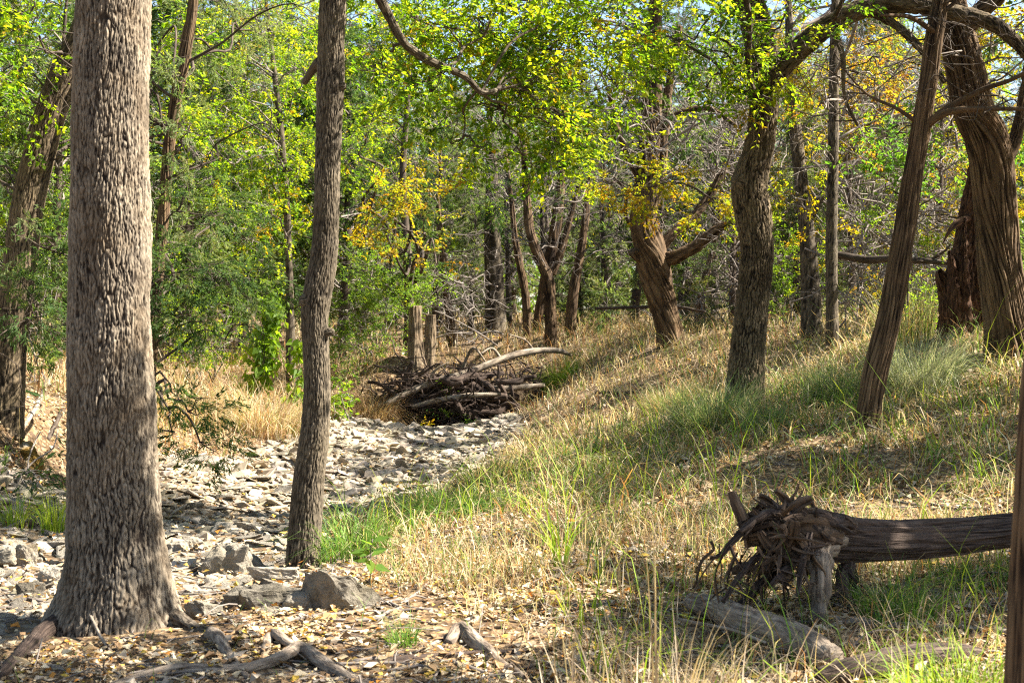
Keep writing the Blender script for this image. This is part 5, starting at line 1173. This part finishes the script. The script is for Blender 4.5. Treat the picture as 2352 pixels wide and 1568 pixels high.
tussock('blue green tussock between the bulging oak and the leaning cedar', 1925, 930, 1200, .34, (.35, .7), (.005, .009), 'blue', 953)
tussock('large pale bunch grass fountain right of the leaning cedar', 2110, 895, 2000, .42, (.4, .85), (.005, .009), 'pale', 954, (.4, 1.9))
tussock('shadowed green tuft right of the oak foot', 1760, 985, 500, .25, (.2, .5), (.005, .009), 'blue', 955)
tussock('tall thin green blades near the upper slope by the leaning cedar', 2080, 800, 500, .35, (.5, 1.0), (.006, .010), 'mixed', 956, (.1, .9), Y=18)
tussock('bright green tuft on the creek edge right of the crooked trunk', 800, 1270, 420, .30, (.25, .6), (.006, .011), 'green', 957, (.6, 2.0))
tussock('olive green sedge leaning over the creek stones', 1010, 1195, 800, .45, (.3, .6), (.006, .011), 'green', 958, (.6, 1.9))
tussock('green sedge on the bank edge above the leaning olive one', 1130, 1120, 700, .40, (.3, .6), (.006, .010), 'mixed', 959, (.5, 1.9))
tussock('yellow green tuft beside the brush pile logs', 1285, 880, 500, .4, (.3, .7), (.009, .016), 'lime', 960)
tussock('rust coloured grass clump drooping left of the brush pile', 850, 960, 1300, .5, (.4, .9), (.008, .014), 'rust', 961, (.6, 2.2))
tussock('dry golden grass clump under the hanging vine', 600, 980, 1100, .6, (.4, .9), (.008, .014), 'straw', 962, (.5, 2.0))
tussock('straw grass clump behind the right side of the widest trunk', 420, 960, 900, .6, (.4, .9), (.008, .014), 'straw', 963, (.5, 2.0))
tussock('vivid green tuft left of the widest trunk', 125, 1225, 130, .10, (.25, .5), (.006, .010), 'lime', 964, (.2, 1.2))
tussock('arching yellow green tuft at the left edge', 40, 1210, 90, .14, (.25, .5), (.006, .010), 'lime', 965, (.6, 1.6))
tussock('small dark green tuft in the leaf litter at the bottom centre', 925, 1478, 120, .08, (.08, .22), (.005, .009), 'green', 966)
tussock('bright grass tuft in front of the uprooted trunk', 2060, 1420, 260, .22, (.15, .4), (.006, .011), 'green', 967, (.3, 1.6))
tussock('lime green grass clump in the bottom right corner', 2210, 1590, 420, .28, (.15, .42), (.006, .012), 'lime', 968, (.4, 1.8), Y=6.2)
tussock('tall green and orange grass stalk with drooping blades at the middle', 1290, 1310, 26, .05, (.5, .85), (.008, .014), 'lime', 969, (.1, 1.5), seg=6)
tussock('clump of dry tan stalks standing close to the camera right of bottom centre', 1470, 1640, 110, .40, (.30, .72), (.010, .017), 'tan', 970, (.05, .9), Y=5.6, seg=5)
tussock('second clump of bent tan stalks beside the thick grey log', 1660, 1580, 90, .4, (.2, .5), (.006, .011), 'tan', 971, (.1, 1.6), Y=6.0, seg=5)
tussock('pair of tall thin tan stems rising before the grassy slope', 1505, 1500, 4, .03, (.85, 1.0), (.014, .02), 'tan', 972, (.02, .12), Y=5.6, seg=5)
tussock('bright green grass under the far end of the uprooted trunk', 2240, 1340, 200, .25, (.12, .35), (.006, .011), 'green', 973)

# fallen leaves
PAL['litter'] = [((.38, .28, .16), 4), ((.5, .41, .27), 3.5), ((.27, .17, .085), 4), ((.17, .105, .055), 4), ((.46, .31, .055), 1.5), ((.42, .18, .035), .6), ((.34, .28, .21), 3)]
rng = R_(980); lv = Leaves()
def drop(n, y0, y1, keep, L, pw=1.0):
    x, y = scatter(n, y0, y1, pw); k = keep(x, y) & clear_of(x, y); x, y = x[k], y[k]; m = len(x)
    a = rng.random(m) * 2 * PI; d = norm(np.stack([np.cos(a), np.sin(a), rng.normal(0, .25, m)], 1)); nr = norm(np.stack([rng.normal(0, .35, m), rng.normal(0, .35, m), np.ones(m)], 1))
    c, ii, _ = pick_cols(rng, 'litter', m); s = np.exp(np.clip(rng.normal(0, .3, m), -.6, .35)) * rng.uniform(L[0], L[1], m)
    lv.add(np.stack([x, y, G(x, y) + rng.uniform(.004, .03, m)], 1), d, nr, s, s * .62, c[ii] * np.exp(rng.normal(0, .2, (m, 1))), np.clip(rng.normal(0, .35, (m, 1)), -.6, .6))
notcreek = lambda x, y: creek_mask(x, y) < .1
bare = lambda x, y: notcreek(x, y) & (rng.random(len(x)) < .25 + .75 * sstep(.36, .56, fbm(x * 1.7, y * 1.7, 61, 4)))
drop(26000, 5.8, 9.6, bare, (.018, .042)); drop(15000, 5.8, 9.6, bare, (.035, .07))
drop(40000, 9, 16, bare, (.03, .06))
drop(20000, 7, 24, lambda x, y: creek_mask(x, y) > 0, (.03, .065))
lv.V[-1][:, 2] += np.repeat(rng.uniform(0, .05, len(lv.V[-1]) // 4), 4)
drop(16000, 13, 22, lambda x, y: x < creek_lr(y)[0] + .3, (.04, .07))
drop(16000, 16, 36, notcreek, (.05, .08))
tag(lv.build('fallen_leaves', M['litter']), 'fallen yellow and brown leaves littering the forest floor', 'leaves', kind='stuff')
# twigs on the floor
rng = R_(981); t = Tubes()
x, y = scatter(2600, 5.6, 15); k = clear_of(x, y)
for a, b in zip(x[k], y[k]):
    c = np.array([a, b, g1(a, b) + .012]); d = norm(np.array([rng.normal(), rng.normal(), rng.normal(0, .12)])); L = .05 + .5 * rng.random() ** 2
    t.add(bend(c - d * L / 2, c + d * L / 2, rng, 3, .08), np.array([1, .8, .4]) * rng.uniform(.002, .006), 4, .1, cap=False)
x, y = scatter(300, 5.6, 11); k = clear_of(x, y)
for a, b in zip(x[k], y[k]):
    c = np.array([a, b, g1(a, b) + .02]); d = norm(np.array([rng.normal(), rng.normal() * .6, rng.normal(0, .06)])); L = rng.uniform(.3, 1.1); r0 = rng.uniform(.004, .013)
    p = bend(c - d * L / 2, c + d * L / 2, rng, 5, .05); p[:, 2] = G(p[:, 0], p[:, 1]) + r0 * .8
    t.add(p, np.array([1, .9, .8, .6, .3]) * r0, 7, .06, rough=.25)
tag(t.build('twig_litter', M['twig_bark']), 'thin dry twigs strewn over the forest floor', 'twigs', kind='stuff')

# ================================================================= light, sky, camera
AZ, EL = math.radians(89), math.radians(45)
sun_dir = Vector((math.cos(EL) * math.sin(AZ), math.cos(EL) * math.cos(AZ), math.sin(EL)))
ld = bpy.data.lights.new('sun', 'SUN'); ld.energy = 5.0; ld.angle = math.radians(.5); ld.color = (1, .95, .86)
lo = bpy.data.objects.new('sun', ld); COL.objects.link(lo); lo.rotation_euler = sun_dir.to_track_quat('Z', 'Y').to_euler(); lo.location = (20, 5, 20)
w = bpy.data.worlds.new('World'); SC.world = w; w.use_nodes = True
nt = w.node_tree; bg = nt.nodes['Background']; sk = nt.nodes.new('ShaderNodeTexSky'); sk.sky_type = 'NISHITA'; sk.sun_disc = False
sk.sun_elevation = EL; sk.sun_rotation = AZ
nt.links.new(sk.outputs[0], bg.inputs[0]); bg.inputs[1].default_value = .055

cd = bpy.data.cameras.new('camera'); cam = bpy.data.objects.new('camera', cd); COL.objects.link(cam)
cam.location = (0, 0, CAMZ); cam.rotation_euler = (PI / 2, 0, 0)
cd.sensor_width = 36; cd.lens = 36 * F / 2352; cd.shift_y = -(784 - HV) / 2352; cd.clip_start = .1; cd.clip_end = 4000
cd.dof.use_dof = True; cd.dof.focus_distance = 13.5; cd.dof.aperture_fstop = 4.8
SC.camera = cam
SC.view_settings.view_transform = 'Standard'; SC.view_settings.look = 'None'; SC.view_settings.exposure = 2.5; SC.view_settings.gamma = 1
SC.render.engine = 'CYCLES'
cy = SC.cycles; cy.max_bounces = 8; cy.diffuse_bounces = 4; cy.transmission_bounces = 6; cy.glossy_bounces = 2; cy.use_denoising = False; SC.cycles.pixel_filter_type = 'BLACKMAN_HARRIS'; SC.cycles.filter_width = 1.2
